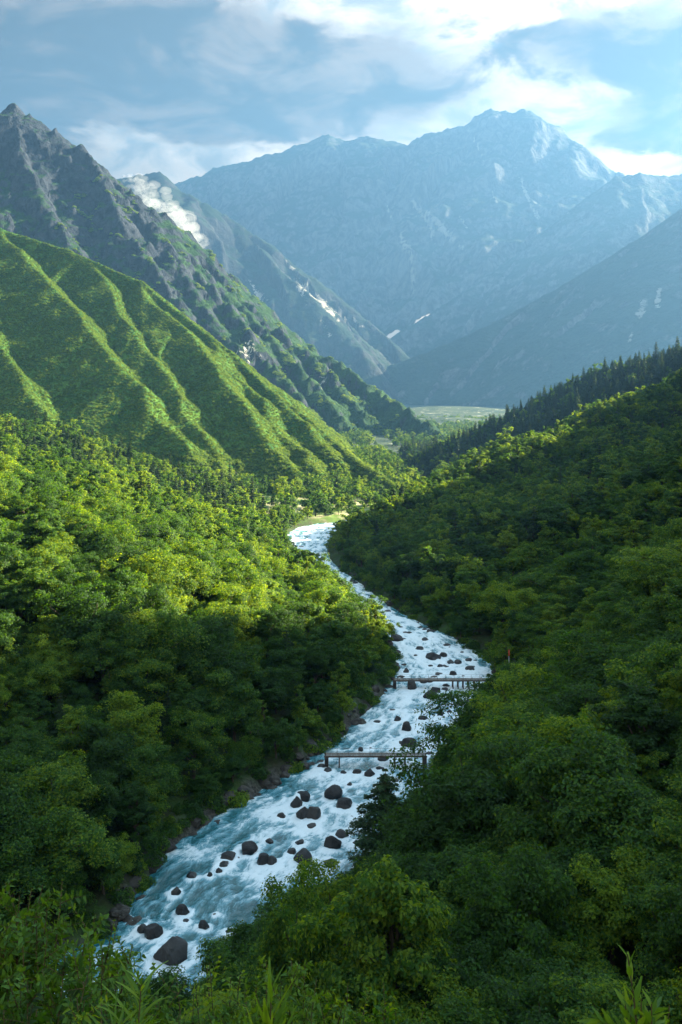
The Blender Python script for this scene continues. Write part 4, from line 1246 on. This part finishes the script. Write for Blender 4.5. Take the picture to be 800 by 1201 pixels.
M['pale_pole'] = simple_mat('pale_pole', (0.30, 0.31, 0.32, 1), (0.45, 0.46, 0.47, 1), .6, 4)
M['red'] = simple_mat('red_paint', (0.45, 0.05, 0.03, 1), (0.60, 0.08, 0.05, 1), .5, 4)
def footbridge(px0, px1, py, zdeck, name, label, piers, rail):
    D = (H - zdeck) * F / (py - HOR)
    x0, x1 = (px0 - 400) / F * D, (px1 - 400) / F * D
    root = empty(name, ((x0 + x1) / 2, D, 0)); tag(root, label, 'footbridge')
    hx_ = (x1 - x0) / 2
    A = Acc(); k = int((x1 - x0) / 0.32)
    for i in range(k):
        a = -hx_ + i * (2 * hx_) / k
        j = _r2.uniform(-.04, .04); box(A, a + .02, a + 2 * hx_ / k - .02, -0.95 + j, .95 + j, zdeck - .07 + _r2.uniform(0, .012), zdeck)
    obj('deck', A.mesh('deck', M['deck']), root)
    for s in (-.8, .8):
        A = Acc(); box(A, -hx_ - .3, hx_ + .3, s - .12, s + .12, zdeck - .36, zdeck - .075)
        obj('beam', A.mesh('beam', M['steel']), root)
    for p_ in piers:
        xx = (p_ - 400) / F * D - (x0 + x1) / 2
        A = Acc()
        for s in (-.8, .8):
            A.add(*tube([(xx, s, -1.3), (xx, s, zdeck - .37)], [.16, .14], 8))
        box(A, xx - .13, xx + .13, -1.05, 1.05, zdeck - .52, zdeck - .363)
        box(A, xx - .05, xx + .05, -.8, .8, zdeck * .35, zdeck * .35 + .12)
        obj('pier', A.mesh('pier', M['steel']), root)
    for s in (-.9, .9):
        A = Acc(); nn_ = int(2 * hx_ / 2.2)
        for i in range(nn_ + 1):
            a = -hx_ + .1 + i * (2 * hx_ - .2) / nn_
            box(A, a - .03, a + .03, s - .03, s + .03, zdeck + .002, zdeck + rail)
        A.add(*tube([(-hx_, s, zdeck + rail), (0, s, zdeck + rail - .03), (hx_, s, zdeck + rail)], [.025, .025, .025], 5))
        obj('railing', A.mesh('railing', M['steel']), root)
    for s, nm in ((-1, ''), (1, '')):
        A = Acc(); box(A, s * (hx_ - .2) - .4, s * (hx_ - .2) + .4, -.95, .95, -1.2, zdeck - .37)
        obj('abutment', A.mesh('abutment', M['bank_rock']), root)
    return root, D
footbridge(382, 499, 884.5, 2.4, 'footbridge', 'near plank footbridge on two thin piers crossing low over the rapids', [398, 463, 475], 0.9)
footbridge(462, 584, 796.5, 2.3, 'footbridge', 'far footbridge with a cluster of trestle legs at its right end', [531, 537, 543, 549, 556, 562], 0.9)
D = 249.0
x0, _, zt = P(597, 762, D)
g0 = float(ground(np.array([x0]), np.array([D]))[0]); print('pole ground', g0, 'top', zt)
root = empty('marker_pole', (x0, D, g0)); tag(root, 'thin pale pole with a red top standing above the far footbridge', 'pole')
hp = zt - g0
obj('shaft', mesh_np('shaft', *tube([(0, 0, -1), (0, 0, hp - 1.6)], [.13, .11], 8), M['pale_pole'], True), root)
A = Acc(); A.add(*tube([(0, 0, hp - 1.6), (0, 0, hp - .1), (0, 0, hp)], [.15, .15, .05], 8)); obj('red_top', A.mesh('red_top', M['red'], True), root)

# ------------------------------------------------------------------ foreground plants
def lance_leaf(base, direc, up, L, W, curl, A, segs=4):
    """narrow pointed leaf with a drooping midrib"""
    direc = unit(np.asarray(direc, float)); side = unit(np.cross(direc, up)); nrm = np.cross(side, direc)
    vs = []
    for i in range(segs + 1):
        t = i / segs
        c = base + direc * L * t - np.array([0, 0, 1.0]) * curl * L * t * t
        w = W * .5 * math.sin(min(1, t * 1.15 + .06) * math.pi * .93) ** .8
        w = max(w, .0008)
        vs += [c - side * w + nrm * w * .35, c, c + side * w + nrm * w * .35]
    f = []
    for i in range(segs):
        a = i * 3
        f += [(a, a + 1, a + 4, a + 3), (a + 1, a + 2, a + 5, a + 4)]
    A.add(vs, np.array(f))
def shrub(seed, loc, height, spread, nst, per, L, W, name, label, cat, mat='leaf_fresh', group=None, upright=.5, curl=.25, twigs=5):
    r = np.random.RandomState(seed)
    root = empty(name, loc); tag(root, label, cat, group)
    A = Acc(); B = Acc()
    for s in range(nst):
        a = r.uniform(0, 6.28); sp = spread * math.sqrt(r.rand())
        tip = np.array([math.cos(a) * sp, math.sin(a) * sp, height * r.uniform(.62, 1.0) * (1 - .25 * (sp / spread) ** 2)])
        b0 = tip * np.array([.12, .12, 0]) + np.array([0, 0, -.5])
        mid = (b0 + tip) / 2 + np.array([r.normal() * .1, r.normal() * .1, height * .12])
        tpar = np.linspace(0, 1, 9)[:, None]
        path = (1 - tpar) ** 2 * b0 + 2 * tpar * (1 - tpar) * mid + tpar ** 2 * tip
        r0 = .006 * height + .004
        B.add(*tube(path, np.linspace(r0, r0 * .25, 9), 5))
        branches = [path]
        for q in range(twigs):
            t0 = r.uniform(.35, .95); p0 = path[int(t0 * 8)]
            d = unit(np.array([r.normal(), r.normal(), .5 + r.rand()])); l_ = height * r.uniform(.08, .2)
            tp_ = np.linspace(0, 1, 5)[:, None]
            bp = p0 + d * l_ * tp_ - np.array([0, 0, .12 * l_]) * tp_ ** 2
            B.add(*tube(bp, np.linspace(r0 * .4, r0 * .12, 5), 4)); branches.append(bp)
        for bi, bp in enumerate(branches):
            k = per if bi == 0 else max(4, per // 3)
            for j in range(k):
                t0 = (.3 if bi == 0 else 0.1) + (.7 if bi == 0 else .9) * (j + r.rand() * .5) / k
                i0 = min(len(bp) - 2, int(t0 * (len(bp) - 1))); fr = t0 * (len(bp) - 1) - i0
                p0 = bp[i0] + (bp[i0 + 1] - bp[i0]) * fr
                ax = unit(bp[i0 + 1] - bp[i0]); ang = j * 2.4 + r.rand()
                sd = unit(np.cross(ax, [math.cos(ang), math.sin(ang), .3]))
                d = unit(sd + ax * upright + np.array([0, 0, .15]))
                lance_leaf(p0, d, unit(ax + r.normal(size=3) * .35), L * r.uniform(.6, 1.1) * (1 - .35 * (t0 > .93)), W * r.uniform(.7, 1.1), curl * r.uniform(.3, 1.4), A)
    obj('stem', B.mesh('stem', M['twig'], True), root)
    obj('foliage', A.mesh('foliage', M[mat], True), root)
    return root
M['twig'] = simple_mat('green_brown_twig', (0.045, 0.04, 0.015, 1), (0.10, 0.075, 0.03, 1), .8, 20)
def gz_at(x, y): return float(rbf(np.array([x]), np.array([y]))[0]) if math.hypot(x, y) > 20 else float(ground(np.array([x]), np.array([y]))[0])
def shrub_at(seed, px, py, D, spread, nst, per, L, W, name, label, cat, **k):
    x, y, z = P(px, py, D)
    g = float(ground(np.array([x]), np.array([y]))[0])
    print(name, 'height', round(z - g, 2))
    h = max(.5, z - g)
    return shrub(seed, (x, y, g), h, spread, nst, per, L, W, name, label, cat, **k)
sg = 'leafy shrubs along the bottom left'
shrub_at(1, 12, 1032, 13, 1.7, 39, 39, 0.144, 0.061, 'leafy_shrub', 'tall bright green shrub filling the bottom left corner', 'shrub', group=sg, twigs=13)
shrub_at(2, 72, 1058, 12, 1.4, 33, 36, 0.130, 0.058, 'leafy_shrub', 'bushy green shrub right of the tall corner shrub', 'shrub', group=sg, twigs=13)
shrub_at(3, 122, 1110, 11, 1.0, 24, 33, 0.115, 0.050, 'leafy_shrub', 'lower green shrub in front of the bottom end of the river', 'shrub', group=sg, twigs=11)
shrub_at(4, 30, 1135, 8, 1.0, 24, 31, 0.101, 0.043, 'leafy_shrub', 'dark leafy shrub at the very bottom left corner', 'shrub', group=sg, mat='leaf', twigs=12)
shrub_at(5, 212, 1150, 12, .8, 18, 28, 0.101, 0.043, 'leafy_shrub', 'sparse twiggy shrub through which the white water shows', 'shrub', group=sg, twigs=10)
shrub_at(6, 262, 1122, 17, 1.1, 24, 31, 0.122, 0.065, 'leafy_shrub', 'small round-topped shrub just below the lowest rapids', 'shrub', group=sg, twigs=12)
shrub_at(7, 335, 1135, 12, 1.1, 24, 31, 0.115, 0.050, 'leafy_shrub', 'low bright shrub at the bottom edge right of the blade-leaved plant', 'shrub', group=sg, twigs=12)
shrub_at(8, 100, 1168, 7, .8, 21, 28, 0.086, 0.032, 'leafy_shrub', 'low dark shrub at the bottom edge left of the spiky plant', 'shrub', group=sg, mat='leaf', twigs=12)
shrub_at(9, 400, 1160, 12, 1.1, 24, 31, 0.115, 0.050, 'leafy_shrub', 'low shrub at the bottom edge below the rounded fresh green tree', 'shrub', group=sg, mat='leaf', twigs=12)
shrub_at(10, 480, 1172, 11, 1.0, 21, 31, 0.108, 0.043, 'leafy_shrub', 'low dark shrub at the bottom edge under the shaded grove', 'shrub', group=sg, mat='leaf', twigs=12)
# spiky and blade-leaved stems
shrub_at(20, 165, 1116, 6, .20, 4, 80, .42, .022, 'spiky_plant', 'stem ringed with long narrow spiky leaves in front of the river bend', 'plant', curl=.35, twigs=0, upright=.9)
shrub_at(21, 305, 1100, 6.5, .16, 5, 16, .50, .036, 'blade_leaved_plant', 'plant with upright pale green blade leaves at the bottom centre', 'plant', curl=.12, twigs=0, upright=2.2)
shrub_at(22, 742, 1105, 6, .20, 6, 30, .20, .046, 'willow_sprig', 'upright light green sprig with pointed leaves against the dark bottom right', 'plant', curl=.15, twigs=3, upright=1.6)
shrub_at(23, 765, 1172, 6.5, .45, 8, 16, .20, .045, 'willow_sprig', 'low spray of pointed leaves in the bottom right corner', 'plant', curl=.4, twigs=2, upright=.8)

# ------------------------------------------------------------------ the white cloud tucked behind the rocky ridge
def puff(seed, c, r):
    import bmesh
    bm = bmesh.new(); bmesh.ops.create_icosphere(bm, subdivisions=3, radius=1)
    v = np.array([p.co[:] for p in bm.verts])
    v = v * (1 + .45 * fbm(v[:, 0] * 1.3 + seed, v[:, 1] * 1.3, v[:, 2] * 1.3, 4, .6))[:, None]
    v = v * np.array(r) + np.array(c)
    f = np.array([[q.index for q in p.verts] for p in bm.faces]); bm.free()
    return v, f

cl_A = Acc()
_line = np.array([(148, 205, 3), (160, 215, 7), (174, 228, 12), (190, 246, 15), (206, 264, 18), (222, 281, 15), (237, 292, 7)], float)
for i in range(130):
    t = _r2.rand() * (len(_line) - 1); k = min(int(t), len(_line) - 2); q = _line[k] + (_line[k + 1] - _line[k]) * (t - k)
    off = _r2.normal() * q[2] * .55
    px, py = q[0] + off * .75 + _r2.normal() * 2, q[1] - off * .66
    c = np.array(P(px, py, 2750 + _r2.normal() * 30))
    R3 = q[2] * _r2.uniform(.30, .62) / F * 2750
    cl_A.add(*puff(i * 3.7, c, (R3 * _r2.uniform(.9, 1.6), R3 * .9, R3 * _r2.uniform(.7, 1.1))))
m, n = new_mat('cloud_vapour')
pv = n.n('ShaderNodeVolumePrincipled'); pv.inputs['Color'].default_value = (1, 1, 1, 1); pv.inputs['Density'].default_value = 0.0065; pv.inputs['Anisotropy'].default_value = 0.2
o_ = n.n('ShaderNodeOutputMaterial'); n.t.links.new(pv.outputs[0], o_.inputs['Volume'])
cl = obj('cloud', cl_A.mesh('cloud', m, True)); tag(cl, 'small bright white cloud rising behind the dark rocky ridge', 'cloud', kind='stuff')
